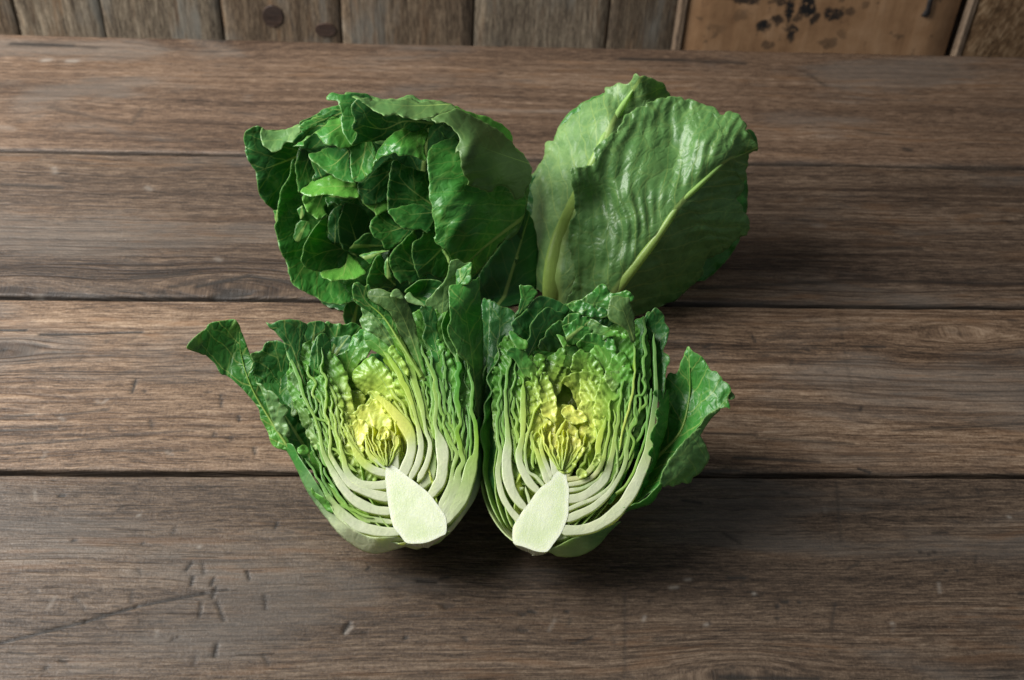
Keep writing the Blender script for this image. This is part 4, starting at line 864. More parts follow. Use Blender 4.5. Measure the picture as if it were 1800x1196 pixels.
hl('C', [(192, 0), (178, 80), (165, 150), (162, 270), (136, 330), (148, 420), (162, 480), (200, 620), (262, 735), (272, 800), (290, 870), (330, 965), (390, 1003), (480, 1055), (560, 1088), (640, 1140), (760, 1165), (850, 1170), (900, 1160), (960, 1140), (1050, 1150), (1200, 1180), (1350, 1000), (1200, 760), (900, 600), (700, 300), (520, 100), (430, -60), (360, -350), (310, -330), (300, -250), (282, -165), (215, -70)],
   [(192, 0, 1.2), (140, 330, 1.4), (200, 620, 1.6), (290, 870, 1.8), (480, 1055, 2.0), (760, 1165, 2.0), (1100, 1160, 1.6), (330, -300, .9), (430, 0, .3), (420, 500, .6), (700, 950, .8), (900, 700, -.2), (1200, 900, .2)], c='mid', c1='mid', mid=X('C', [(900, 500), (600, 560), (420, 800), (330, 950)]), mr=.08, ruf=.09, vs=.9, pleat=.06, wob=.17, serr=1.0)
hl('C', [(120, 180), (135, 260), (150, 330), (175, 330), (190, 150), (150, 170)], .9, c='mid', vs=.4)
hl('C', [(435, 20), (430, 90), (455, 150), (480, 200), (535, 238), (600, 285), (660, 265), (692, 235), (665, 150), (715, 95), (720, 10), (560, -20)], [(435, 50, 1.5), (535, 235, 1.9), (690, 230, 1.5), (600, 0, .9)], c='mid', c1='lit', mid=X('C', [(640, 10), (560, 210)]), mr=.05, vs=.6, ruf=.12, rl=.9)
hl('C', [(375, 170), (385, 230), (405, 278), (440, 250), (475, 195), (430, 130)], 1.2, c='dark', c1='mid', vs=.5, ruf=.12)
hl('C', [(395, 290), (350, 360), (330, 460), (380, 520), (480, 470), (520, 390), (515, 310), (460, 285)], .9, c='mid', vs=.7)
hl('C', [(690, 150), (735, 120), (760, 108), (800, 130), (845, 105), (940, 92), (1000, 65), (1060, 130), (1120, 160), (1200, 200), (1150, -20), (700, -20)], [(690, 150, 1.4), (1000, 70, 1.7), (900, 0, .8), (1150, 150, 1.4)], c='dark', c1='mid', vs=.5, ruf=.14, rl=.7, serr=2.2)
hl('A', [(645, 1122), (700, 1070), (745, 1032), (850, 965), (960, 945), (1080, 1000), (1160, 1025), (1232, 1035), (1262, 1172), (1180, 1168), (1130, 1178), (1000, 1155), (930, 1145), (850, 1152), (780, 1160), (700, 1150)],
   [(645, 1120, 1.9), (850, 1150, 2.5), (1130, 1178, 2.6), (1260, 1170, 2.5), (960, 945, 1.5), (1230, 1035, 1.9), (740, 1040, 1.4)], c='lit', c1='lit', mid=X('A', [(1260, 1060), (900, 1070), (660, 1120)]), mr=.03, ruf=.08, rl=.8, pleat=.16, pper=.6, vs=.45, wob=.22, rough=.30)
hl('C', [(692, 212), (600, 300), (520, 410), (460, 510), (428, 620), (413, 700), (440, 762), (500, 800), (620, 835), (720, 900), (900, 820), (990, 700), (900, 600), (840, 520), (700, 470)],
   [(690, 215, 1.6), (520, 410, 1.9), (415, 690, 2.1), (500, 800, 2.0), (700, 880, 1.2), (850, 560, -.4), (700, 470, .4), (640, 640, .8)], c='mid', c1='mid', mid=X('C', [(860, 580), (650, 620), (440, 720)]), mr=.05, vs=.9, ruf=.05)
hl('C', [(700, 240), (695, 380), (690, 520), (820, 545), (850, 600), (830, 300), (860, 130), (780, 140)], .1, c='deep', c1='dark', vs=.6, mr=.04)
hl('C', [(905, 640), (880, 730), (820, 780), (700, 800), (610, 828), (640, 880), (700, 915), (760, 927), (840, 908), (880, 912), (960, 908), (1060, 862), (1097, 835), (1060, 770), (990, 700), (935, 650)],
   [(905, 645, .1), (880, 740, .9), (640, 870, 2.2), (760, 925, 2.5), (960, 905, 2.4), (1095, 835, 2.0), (1000, 720, .9), (700, 800, 1.2)], c='lit', c1='lit', mid=X('C', [(900, 640), (880, 760), (850, 900)]), mr=.06, vs=.6, ruf=.05, wob=.16, rough=.34)
hl('C', [(880, 108), (835, 200), (805, 300), (800, 400), (815, 490), (850, 590), (900, 608), (935, 590), (980, 540), (1080, 450), (1140, 400), (1130, 250), (1060, 150), (980, 110)], [(880, 110, .8), (805, 350, 1.2), (900, 605, .9), (1130, 300, -.3), (960, 300, .3)], c='deep', c1='dark', mid=X('C', [(1000, 520), (900, 200)]), mr=.04, vs=.4, ruf=.07)
hl('C', [(922, 598), (960, 545), (1000, 505), (1050, 460), (1140, 422), (1250, 505), (1330, 600), (1150, 640), (1000, 640)], [(925, 598, .7), (1050, 460, 1.4), (1140, 425, 1.5), (1300, 600, .8)], c='dark', c1='dark', vs=.4, ruf=.08)
hl('C', [(1020, 8), (1040, 80), (1100, 142), (1130, 160), (1180, 200), (1202, 245), (1262, 205), (1340, 170), (1345, 0), (1260, -70), (1080, -110)], [(1020, 10, 1.9), (1100, 140, 2.3), (1200, 240, 2.4), (1340, 100, 1.9), (1200, -60, 1.5)], c='mid', c1='lit', mid=X('C', [(1300, -60), (1180, 180)]), vs=.7, ruf=.06, wob=.15)
hl('A', [(1242, 1035), (1250, 1100), (1272, 1196), (1340, 1260), (1480, 1250), (1600, 1140), (1640, 900), (1660, 760), (1560, 760), (1420, 900), (1310, 1012)], [(1245, 1040, 2.3), (1280, 1190, 2.4), (1600, 1100, 1.8), (1640, 780, 1.0), (1400, 950, 1.9)], c='dark', c1='dark', mid=X('A', [(1650, 850), (1420, 1080), (1280, 1180)]), mr=.05, vs=.9, ruf=.04)
hl('C', [(1215, 215), (1160, 280), (1128, 345), (1140, 395), (1175, 450), (1250, 510), (1290, 570), (1342, 605), (1400, 560), (1480, 510), (1620, 400), (1500, 370), (1400, 290), (1330, 180), (1270, 195)],
   [(1215, 215, 2.3), (1128, 345, 2.7), (1250, 510, 2.7), (1340, 600, 2.5), (1600, 400, 1.9), (1330, 190, 1.7)], c='dark', c1='mid', mid=X('C', [(1560, 330), (1350, 400), (1200, 420)]), mr=.05, vs=.9, ruf=.05, pleat=.08)
hl('C', [(1022, 650), (1060, 690), (1110, 725), (1155, 752), (1185, 690), (1245, 640), (1340, 600), (1240, 598), (1120, 620)], [(1025, 650, 1.6), (1150, 750, 1.8), (1330, 600, 2.0)], c='mid', c1='lit', vs=.5, ruf=.05)
hl('C', [(1245, 638), (1185, 690), (1150, 770), (1112, 870), (1100, 980), (1150, 1040), (1300, 1040), (1420, 960), (1320, 800), (1300, 700)], [(1240, 640, 2.2), (1110, 870, 2.5), (1110, 980, 2.4), (1350, 900, 1.7)], c='dark', c1='mid', mid=X('C', [(1400, 960), (1180, 760)]), vs=1.0, mr=.05, ruf=.05)
hl('D', [(217, -358), (165, -300), (145, -190), (128, -80), (120, 20), (122, 80), (132, 180), (200, 290), (250, 340), (295, 372), (400, 388), (480, 380), (580, 440), (720, 300), (660, 0), (560, -200), (420, -260), (300, -300)],
   [(215, -356, 2.8), (140, -180, 3.0), (125, 60, 3.2), (200, 290, 3.2), (400, 385, 3.0), (700, 300, 2.0), (560, -200, 1.8), (350, 60, 2.5)], c='mid', c1='dark', mid=X('D', [(640, 150), (350, -60), (200, -250)]), mr=.06, vs=.9, ruf=.06, pleat=.07)
hl('D', [(132, 182), (200, 292), (250, 342), (295, 374), (400, 390), (480, 382), (570, 420), (640, 200), (520, 120), (380, 110), (250, 140)], [(132, 182, 3.4), (250, 340, 3.5), (480, 382, 3.2), (600, 200, 2.5), (380, 110, 2.7)], c='dark', c1='mid', mid=X('D', [(620, 200), (200, 240)]), mr=.03, vs=.5, ruf=.04)
hl('C', [(1600, 393), (1530, 450), (1440, 540), (1375, 600), (1342, 680), (1350, 780), (1400, 880), (1440, 930), (1475, 962), (1540, 932), (1562, 962), (1650, 940), (1740, 900), (1700, 700), (1650, 500)],
   [(1600, 395, 2.6), (1440, 540, 2.9), (1345, 700, 3.0), (1475, 960, 2.9), (1700, 880, 2.2), (1660, 500, 2.2)], c='dark', c1='mid', mid=X('C', [(1680, 800), (1500, 700), (1380, 640)]), mr=.05, vs=.9, ruf=.05)
hl('C', [(1305, 690), (1282, 790), (1300, 880), (1332, 912), (1375, 872), (1350, 760), (1338, 670)], 2.8, c='mid', vs=.6, ruf=.04)
hl('D', [(505, 400), (485, 452), (418, 500), (388, 530), (378, 640), (400, 740), (420, 812), (450, 872), (478, 898), (560, 850), (700, 900), (900, 780), (760, 600), (660, 470), (640, 420)],
   [(500, 400, 3.0), (390, 530, 3.2), (380, 640, 3.3), (475, 895, 3.1), (850, 780, 1.8), (640, 430, 2.4)], c='mid', c1='dark', mid=X('D', [(760, 520), (600, 680), (430, 830)]), mr=.08, vs=.8, ruf=.05, pleat=.06)
# the two big outer leaves on the right
hl('D', [(620, -520), (585, -490), (548, -440), (540, -370), (545, -236), (562, -130), (555, -36), (562, 40), (582, 120), (600, 250), (632, 440), (604, 460), (632, 528), (700, 572), (770, 642), (792, 720), (772, 752), (800, 830), (880, 960), (1010, 900), (1150, 760), (1290, 560), (1440, 400), (1560, 250), (1580, 0), (1400, -160), (1000, -300), (880, -560), (740, -570)],
   [(600, -500, 3.4), (540, -300, 4.2), (560, 0, 4.4), (610, 300, 4.5), (605, 460, 4.5), (780, 740, 4.1), (880, 950, 2.6), (900, 200, 4.7), (1000, 500, 4.1), (1290, 560, 1.6), (1560, 250, -.6), (1500, -50, .2), (1000, -250, 3.6), (880, -540, 2.6)],
   c='mid', c1='mid', mid=X('D', [(1560, 250), (1250, 480), (1000, 700), (880, 900)]), mr=.12, midrib=(0.05, .9, .4), vs=.9, ruf=.06, pleat=.04, wob=.2)
hl('D', [(690, 570), (705, 620), (745, 690), (772, 750), (792, 720), (770, 640), (735, 600)], 4.0, c='mid', vs=.3, ruf=.04)
hl('B', [(590, 342), (620, 390), (640, 408), (690, 395), (740, 402), (790, 440), (832, 485), (865, 530), (877, 572), (870, 620), (838, 670), (830, 730), (858, 705), (882, 702), (888, 820), (905, 900), (922, 930), (970, 1020), (965, 1058), (1050, 1075), (1100, 1110), (1130, 1100), (1180, 1132), (1240, 1120), (1262, 1072), (1350, 1068), (1420, 1110), (1452, 1196), (1545, 1190), (1600, 1090), (1645, 1000), (1650, 900), (1605, 780), (1500, 680), (1440, 600), (1300, 470), (1150, 385), (960, 285), (860, 240), (740, 280)],
   [(590, 345, 4.4), (740, 402, 4.9), (870, 600, 5.2), (960, 1040, 5.1), (1180, 1130, 4.6), (1450, 1190, 2.6), (1640, 980, .2), (1600, 780, -.2), (1440, 600, .6), (1150, 390, 2.0), (860, 245, 3.6), (1005, 600, 5.5), (1010, 900, 5.6), (1250, 800, 4.1)],
   c='olive', c1='olive', mid=X('B', [(1600, 820), (1250, 700), (900, 560)]), mr=.03, vs=.25, ruf=.09, rl=1.2, pleat=.05, wob=.17, rough=.5, serr=1.6)
hl('Z', [(845, 480), (890, 420), (925, 370), (945, 440), (930, 560), (860, 580), (830, 530)], [(850, 480, -1.6), (925, 380, -2.4), (930, 550, -3.0), (850, 570, -2.4)], c='deep', c1='dark', vs=.3, step=5)  # filler leaf, shade beside the head put in as dark green
# leaf tip resting on the table below the head
hl('F', [(150, 470), (138, 560), (148, 650), (200, 680), (290, 690), (380, 640), (400, 500), (300, 380), (200, 420)], [(150, 470, 1.0), (150, 640, .6), (380, 640, .2), (300, 400, .4)], c='dark', c1='mid', vs=.5)
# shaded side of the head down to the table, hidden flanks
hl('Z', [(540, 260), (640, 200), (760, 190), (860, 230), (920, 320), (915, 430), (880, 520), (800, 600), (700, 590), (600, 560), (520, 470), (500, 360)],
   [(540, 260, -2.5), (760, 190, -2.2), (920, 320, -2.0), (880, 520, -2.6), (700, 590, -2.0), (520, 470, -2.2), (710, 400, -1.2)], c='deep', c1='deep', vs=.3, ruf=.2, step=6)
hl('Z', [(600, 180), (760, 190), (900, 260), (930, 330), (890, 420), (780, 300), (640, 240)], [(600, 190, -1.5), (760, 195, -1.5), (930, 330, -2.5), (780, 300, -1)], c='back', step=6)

# ------------------------------------------------------------------ whole head at the back right, lying on its side
FR = Frame(1110, 350, 0.050)
HR = empty('whole_lettuce', tuple(FR.pt([(1040, 470)], -0.02)[0]*np.array([1, 1, 0])),
           'pale green uncut lettuce lying on its side, one broad ribbed leaf outermost', 'lettuce', 'whole lettuce heads')
def hr(pts, h, **kw):
    kw.setdefault('step', 3.2)
    return leaf(HR, FR, pts, h, **kw)
hr(X('P', [(180, -60), (120, 100), (100, 300), (92, 500), (110, 680), (160, 800), (330, 900), (520, 840), (560, 300), (420, -100)]),
   X('P', [(150, 0, -1.6), (92, 500, -2.2), (160, 780, -1.6), (520, 800, .5), (500, 200, .6), (300, 400, -.2)]), c='dark', c1='dark', mid=X('P', [(200, 850), (280, 0)]), mr=.2, vs=.4, wob=.2)
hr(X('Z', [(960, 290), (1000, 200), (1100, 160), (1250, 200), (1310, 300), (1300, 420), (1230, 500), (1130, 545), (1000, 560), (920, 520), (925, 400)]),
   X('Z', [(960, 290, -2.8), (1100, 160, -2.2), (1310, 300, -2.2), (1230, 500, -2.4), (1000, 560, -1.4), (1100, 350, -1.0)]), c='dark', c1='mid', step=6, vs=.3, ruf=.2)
hr(X('Z', [(930, 320), (908, 390), (890, 460), (888, 540), (920, 580), (985, 560), (990, 420), (960, 340)]), X('Z', [(930, 330, -2.4), (890, 480, -2.8), (920, 575, -2.4), (985, 450, -1.4)]), c='deep', c1='dark', vs=.3, step=5)  # filler leaf, its dark green stands in for shade between the heads
# back leaf with its midrib folded to a ridge
hr(X('N', [(333, 960), (345, 860), (368, 780), (425, 770), (455, 735), (490, 640), (540, 590), (585, 555), (650, 490), (722, 445), (738, 390), (830, 338), (905, 320), (980, 262), (985, 212), (1030, 205), (1110, 160), (1160, 175), (1210, 178), (1270, 110), (1300, 68), (1345, 95), (1392, 88), (1480, 120), (1580, 165), (1640, 250), (1650, 310), (1560, 420), (1300, 640), (1100, 850), (960, 1000)]) + X('P', [(620, 0), (600, 200), (540, 300), (520, 600), (470, 830), (360, 840), (250, 780), (170, 700), (130, 500), (130, 300), (160, 100), (190, -40)]),
   X('N', [(340, 950, -1.0), (585, 555, -.5), (830, 338, -.2), (1110, 160, .3), (1340, 95, 1.8), (1640, 280, .2), (1300, 420, .5), (1150, 480, 1.0), (1080, 500, 1.9), (960, 740, 2.3), (870, 1000, 2.4), (700, 800, .9), (1000, 400, 1.0)]) + X('P', [(150, 200, -1.4), (140, 500, -1.6), (250, 780, -.6), (430, 400, 1.7), (380, 650, 1.7), (250, 400, -.2), (470, 800, 1.3)]),
   c='backp', c1='backp', mid=X('P', [(375, 830), (365, 640), (400, 420), (490, 180)]) + X('N', [(850, 1020), (985, 720), (1150, 420), (1350, 110)]), mr=.58, rib=.3, midrib=(0.0, .97, .34), vs=.7, ruf=.09, rl=1.1, pleat=.045, pper=1.1, wob=.2, rough=.46, serr=1.8)
# the broad front leaf seen from its back, midrib running up to the right
O1 = X('N', [(622, 1070), (700, 1050), (780, 1036), (850, 1020), (880, 960), (868, 850), (960, 770), (1040, 700)]) + X('O', [(140, 500), (190, 425), (215, 350), (300, 290), (380, 226), (455, 232), (480, 190), (580, 150), (650, 140), (720, 124), (800, 130), (862, 158), (910, 152), (960, 168), (1040, 200), (1110, 230), (1150, 232), (1195, 265), (1222, 302), (1275, 318), (1300, 290), (1345, 280), (1400, 300), (1460, 360), (1502, 430), (1500, 490), (1570, 570), (1612, 640), (1612, 692), (1530, 715), (1520, 790)]) + X('P', [(1710, -40), (1690, 40), (1655, 75), (1700, 150), (1742, 235), (1738, 325), (1680, 340), (1640, 380), (1560, 450), (1490, 480), (1440, 505), (1420, 560), (1420, 605), (1370, 660), (1300, 725), (1230, 790), (1150, 845), (1080, 900), (980, 930), (900, 880), (700, 860), (470, 830), (500, 740), (525, 600), (500, 480), (480, 380), (490, 260), (530, 170), (520, 60)])
hr(O1, X('O', [(0, 560, 3.0), (300, 290, 2.2), (720, 125, 1.6), (1110, 230, 1.6), (1345, 280, 2.0), (1600, 640, 2.4), (1590, 690, 2.0), (900, 600, 2.5), (850, 700, 2.4), (1000, 620, 3.2), (1300, 560, 3.0), (400, 700, 3.0), (1300, 800, 3.2), (1480, 760, 1.7)]) +
   X('P', [(830, 700, 3.4), (1100, 350, 3.7), (1250, 130, 3.7), (1330, 250, 3.0), (1700, 0, 1.2), (1740, 280, .8), (1560, 450, .4), (1420, 600, .1), (1150, 840, -.3), (1000, 700, 2.6), (700, 400, 3.4), (490, 400, 2.9), (520, 600, 2.7), (480, 820, 2.3), (1400, 380, 1.9), (650, 760, 2.8), (560, -20, 3.7), (650, 60, 3.0), (720, 120, 3.0), (520, 150, 3.4)]),
   c='back', c1='back', mid=X('P', [(640, 960), (830, 700), (1100, 350), (1250, 130), (1380, 0)]) + X('O', [(1290, 800), (1420, 745), (1590, 670)]), mr=.34, rib=.2, midrib=(0.0, .97, .42), vs=.62, ruf=.10, rl=1.2, pleat=.065, pper=1.0, wob=.24, rough=.38, serr=2.2, step=3.0)
# small tips curling at the right margin
hr(X('O', [(1495, 500), (1550, 470), (1600, 530), (1622, 600), (1618, 692), (1580, 640)]), 1.6, c='mid', vs=.2, ruf=.08)

# ------------------------------------------------------------------ halved head, left
F1 = Frame(740, 950, 0.030, (-0.04, -0.38, 0.92))
H1 = empty('halved_lettuce', tuple(F1.pt([(720, 900)])[0]*np.array([1, 1, 0])),
           'cut lettuce half with one long veined leaf stretching far out to the left', 'lettuce', 'halved lettuce heads')
A1 = Half(H1, F1, (742, 955), (655, 560))
A1.heart = tuple(float(v[0]) for v in A1.ar(F1.pt([(668, 762)])))
def h1(crop, pts, h, **kw):
    kw['pleat'] = kw.get('pleat', .05)*.5; kw['serr'] = kw.get('serr', 1.3)*.75; kw['ruf'] = kw.get('ruf', .1)*.75; kw['rough'] = max(.34, kw.get('rough', .42)+.03)
    kw.setdefault('tint', A1)
    return leaf(H1, F1, X(crop, pts), h if np.isscalar(h) else X(crop, h), **kw)
WG = [('white', 0), ('white', .3), ('pale', .5), ('lime', .7), ('mid', 1)]
WW = [('white', 0), ('white', .6), ('cream', .8), ('yel', 1)]
# lining of the bowl
for (R, a1, c) in ((1.1, 5.0, [('cream', 0), ('yelg', .4), ('yel', 1)]), (2.1, 8.0, [('pale', 0), ('lime', .35), ('lit', .7), ('mid', 1)]), (3.0, 10.5, [('pale', 0), ('lime', .3), ('mid', .7), ('dark', 1)]), (3.9, 11.5, [('pale', 0), ('lit', .35), ('dark', .7), ('dark', 1)])):
    for p0, p1 in ((5, 78), (62, 122), (104, 175)):
        A1.cup(R, 0.9, a1, p0, p1, c, ruf=.34)
# outer leaf wrapping the underside
A1.cup(4.5, 0.1, 10.5, 16, 95, [('white', 0), ('pale', .25), ('back', .6), ('mid', 1)], ruf=.15)
A1.cup(4.5, 0.1, 11.0, 85, 164, [('white', 0), ('pale', .25), ('back', .6), ('mid', 1)], ruf=.15)

# backing leaves inside the left flank
h1('E', [(760, 560), (900, 420), (1100, 380), (1400, 300), (1700, 200), (1900, 300), (1900, 700), (1800, 1100), (1700, 1500), (1450, 1600), (1250, 1500), (1050, 1300), (900, 1000), (800, 760)], [(800, 600, -1.3), (1100, 400, -1.4), (1800, 300, -1.9), (1800, 1100, -2.4), (1500, 1550, -1.8), (950, 1100, -.9), (1300, 900, -2.0)], c='dark', c1='mid', vs=.5, ruf=.2, step=5)
h1('E', [(960, 1000), (1060, 960), (1200, 1050), (1330, 1200), (1450, 1500), (1350, 1650), (1200, 1500), (1060, 1300), (980, 1140)], [(980, 1020, -.4), (1200, 1060, -.9), (1350, 1600, -.9), (1060, 1300, -.3)], c='mid', c1='dark', vs=.5, ruf=.16, rl=.8)
# far left long leaf
h1('E', [(55, 372), (100, 290), (180, 225), (250, 168), (270, 130), (330, 100), (440, 85), (540, 70), (590, 112), (620, 190), (640, 240), (720, 460), (765, 560), (752, 620), (790, 730), (880, 900), (1000, 1100), (1100, 1300), (1150, 1450), (960, 1400), (900, 1250), (830, 1120), (800, 1000), (680, 850), (560, 730), (470, 660), (412, 645), (350, 540), (310, 500), (240, 440), (150, 412)],
   [(60, 370, 2.0), (330, 100, 2.2), (590, 110, 1.9), (765, 560, .9), (470, 660, .8), (500, 420, 1.0), (880, 900, .3), (830, 1120, -.1), (1100, 1300, -.2)], c='lit', c1='mid', mid=X('E', [(1120, 1420), (880, 1050), (720, 760), (620, 440), (600, 150)]), mr=.09, midrib=(0.0, .85, .4), vs=1.1, ruf=.07, pleat=.02, grad=(.15, .45), rough=.40, serr=.7)
h1('E', [(55, 372), (100, 290), (180, 225), (225, 190), (205, 240), (215, 300), (240, 350), (290, 400), (240, 440), (150, 412)], [(60, 372, 2.1), (180, 230, 2.25), (290, 400, 1.45), (150, 410, 1.7)], c='back', c1='back', vs=.4, mr=0, ruf=.04)
# dark cup leaf behind it
h1('E', [(720, 440), (760, 425), (800, 418), (838, 392), (870, 330), (920, 305), (985, 294), (1060, 320), (1120, 380), (1190, 600), (1230, 800), (1290, 1050), (1200, 1200), (1060, 1000), (900, 820), (790, 720), (750, 620), (760, 540)],
   [(840, 390, -.6), (985, 295, -.4), (1110, 400, -.7), (760, 560, -.8), (1000, 600, -1.5), (1200, 1100, -1.2)], c='mid', c1='dark', mid=X('E', [(1010, 960), (1035, 620), (960, 330)]), mr=.06, vs=.7, ruf=.08, wob=.15)
h1('E', [(720, 470), (715, 440), (760, 418), (810, 420), (790, 500), (760, 560)], -1.0, c='backp', vs=.2, mr=0)
h1('E', [(1130, 652), (1165, 620), (1195, 645), (1222, 720), (1242, 850), (1262, 935), (1205, 1062), (1150, 1072), (1158, 900), (1160, 760)], [(1165, 640, -.3), (1260, 930, -.5), (1150, 1060, -.7)], c='backp', c1='back', vs=.4, mr=.04, ruf=.1)
# fold of the long leaf, bright underside
h1('E', [(778, 730), (840, 765), (880, 812), (920, 820), (965, 845), (1022, 912), (1012, 940), (1060, 975), (1112, 1032), (1072, 1090), (1112, 1190), (1130, 1300), (1000, 1240), (930, 1080), (880, 930), (830, 800)],
   [(780, 730, .7), (960, 845, .9), (1110, 1030, .5), (1100, 1200, .2), (900, 980, .5)], c='backp', c1='back', mid=X('E', [(1080, 1260), (900, 900), (800, 750)]), mr=0, vs=.4, ruf=.16, rl=.8, pleat=.05, pper=.55, rough=.38)
# upper left leaves
h1('E', [(1510, 108), (1580, 112), (1690, 130), (1790, 108), (1900, 190), (1860, 330), (1700, 440), (1560, 510), (1480, 580), (1440, 400), (1450, 230), (1500, 180)], [(1510, 110, -.6), (1790, 110, -.9), (1860, 330, -1.4), (1480, 560, -1.1)], c='dark', c1='mid', mid=X('E', [(1560, 560), (1640, 140)]), vs=.5, ruf=.12, rl=.7, pleat=.1, serr=2.2)
h1('E', [(1570, 270), (1600, 262), (1680, 250), (1760, 240), (1775, 290), (1740, 400), (1600, 480), (1500, 560), (1490, 400), (1540, 320)], [(1570, 270, -.9), (1770, 250, -.7), (1500, 550, -1.3)], c='mid', c1='dark', vs=.4, ruf=.1, rl=.6, serr=2.2, mid=X('E', [(1520, 560), (1740, 260)]))
h1('E', [(1240, 300), (1262, 220), (1290, 150), (1340, 110), (1385, 95), (1430, 88), (1510, 118), (1492, 200), (1450, 300), (1440, 500), (1410, 700), (1340, 640), (1260, 620), (1230, 480)], [(1290, 150, -.3), (1500, 120, -.5), (1240, 400, -.5), (1400, 650, -.9)], c='dark', c1='dark', mid=X('E', [(1330, 620), (1400, 110)]), vs=.6, ruf=.1, serr=1.8)
h1('E', [(885, 105), (940, 118), (1000, 92), (1050, 80), (1160, 72), (1250, 90), (1312, 132), (1282, 250), (1262, 350), (1240, 500), (1275, 620), (1300, 760), (1240, 700), (1180, 570), (1110, 430), (1060, 290), (980, 200), (920, 150)],
   [(885, 105, .7), (1160, 75, .6), (1310, 135, .1), (1250, 500, -.2), (1110, 420, .1), (1290, 740, -.2)], c='mid', c1='dark', mid=X('E', [(1290, 780), (1180, 430), (1090, 250), (960, 130)]), mr=.05, vs=.8, ruf=.05, grad=(.1, .6))
h1('E', [(1442, 228), (1372, 330), (1342, 450), (1328, 600), (1360, 680), (1410, 720), (1440, 600), (1445, 400)], [(1440, 230, .0), (1330, 560, -.2), (1430, 650, -.4)], c='mid', c1='dark', vs=.4, ruf=.08, mr=.03)
h1('E', [(1430, 240), (1500, 225), (1560, 300), (1560, 400), (1510, 560), (1470, 660), (1440, 600), (1425, 420)], [(1430, 240, .1), (1560, 320, -.4), (1470, 650, -.2)], c='mid', c1='dark', vs=.4, ruf=.08, mr=.03)
# frilly inner leaves facing the knife
h1('G', [(-90, 180), (0, 140), (80, 150), (160, 138), (245, 180), (260, 270), (110, 360), (30, 340), (-60, 300)], [(0, 140, -1.2), (240, 180, -1.2), (50, 340, -1.8)], c='dark', c1='dark', vs=.4, ruf=.1, serr=2.0)
h1('F', [(338, 482), (400, 470), (470, 510), (540, 560), (640, 640), (670, 760), (710, 880), (640, 930), (480, 840), (380, 740), (345, 690), (318, 622), (345, 560)], [(340, 485, .0), (640, 640, -.3), (320, 620, -.4), (650, 900, -.7), (480, 680, -.2)], c='backp', c1='back', mid=X('F', [(660, 900), (540, 700), (380, 500)]), mr=.04, vs=.5, pleat=.13, pper=.6, ruf=.12, rl=.7, rough=.32, serr=2.2)
h1('F', [(-70, 1080), (0, 1022), (80, 990), (160, 950), (205, 890), (235, 810), (290, 745), (335, 718), (395, 742), (385, 860), (430, 920), (340, 1040), (262, 1120), (240, 1196), (200, 1300), (60, 1400), (-60, 1320), (-100, 1180)], [(0, 1020, -.9), (250, 790, -.6), (390, 745, -.4), (250, 1150, -1.0), (60, 1380, -1.8), (80, 1150, -1.5), (300, 900, -.6)], c='lit', c1='mid', mid=X('F', [(120, 1380), (200, 1080), (340, 760)]), mr=.04, vs=.5, ruf=.12, rl=.7, pleat=.12, pper=.6, rough=.30, serr=2.4)
h1('G', [(238, 175), (236, 110), (262, 70), (290, 38), (360, -32), (450, -72), (540, -10), (640, 110), (680, 260), (640, 400), (540, 330), (430, 300), (372, 320), (290, 240)], [(238, 170, -.7), (290, 40, -.6), (450, -70, -.5), (660, 250, -.5), (450, 300, -.9), (400, 120, -.4)], c='lime', c1='lit', mid=X('G', [(700, 420), (560, 180), (430, -20)]), mr=.05, vs=.5, ruf=.1, rl=.7, pleat=.13, pper=.55, rough=.30, serr=2.2, grad=(.2, .7))
h1('G', [(112, 350), (150, 310), (205, 290), (290, 283), (345, 325), (372, 400), (335, 485), (272, 515), (185, 560), (110, 520), (92, 410)], [(112, 350, -1.1), (290, 285, -.9), (370, 400, -1.0), (180, 540, -1.5)], c='lit', c1='mid', mid=X('G', [(220, 540), (260, 300)]), vs=.4, ruf=.14, rl=.6, pleat=.1, pper=.5, rough=.32, serr=2.6)
h1('G', [(370, 440), (430, 360), (400, 300), (470, 290), (560, 340), (650, 450), (640, 620), (500, 560)], [(370, 440, -.9), (560, 340, -.7), (640, 600, -1.0)], c='yelg', c1='lime', vs=.4, ruf=.14, rl=.5, serr=2.4)
# yellow heart
for pts, hh, cc in (([(148, 702), (178, 640), (172, 590), (192, 515), (240, 520), (292, 488), (330, 440), (400, 425), (480, 380), (562, 382), (605, 470), (645, 600), (600, 700), (400, 660), (380, 740), (320, 880), (240, 820)], -.75, 'lime'),
                    ([(385, 640), (400, 570), (430, 540), (470, 480), (530, 455), (620, 480), (690, 600), (742, 720), (740, 800), (765, 950), (700, 1080), (560, 1060), (470, 1000), (440, 880), (420, 760)], -1.0, 'yelg'),
                    ([(150, 705), (230, 640), (300, 600), (390, 625), (385, 720), (330, 830), (350, 900), (290, 940), (240, 860)], -.5, 'yelg'),
                    ([(440, 870), (470, 800), (520, 740), (600, 700), (650, 760), (660, 900), (650, 1040), (560, 1100), (480, 1040)], -.7, 'yel'),
                    ([(500, 770), (520, 700), (560, 670), (620, 700), (600, 760), (540, 790)], -.2, 'yel'),
                    ([(540, 960), (570, 930), (600, 920), (640, 960), (650, 1060), (600, 1110), (540, 1060), (520, 1000)], -.4, 'cream'),
                    ([(440, 860), (500, 820), (580, 830), (610, 870), (540, 890), (470, 900)], -.45, 'yel'),
                    ([(600, 380), (640, 450), (700, 500), (640, 560), (590, 520), (560, 450)], -.6, 'yelg')):
    h1('G', pts, hh*.9+.35, c=cc, c1='yel' if cc != 'lime' else 'lime', vs=.35, ruf=.10, rl=.45, serr=3.6, pleat=.04, pper=.45, wob=.03, mr=.04, step=2.6, rough=.34, bulge=-.1)
rs_ = np.random.RandomState(4)
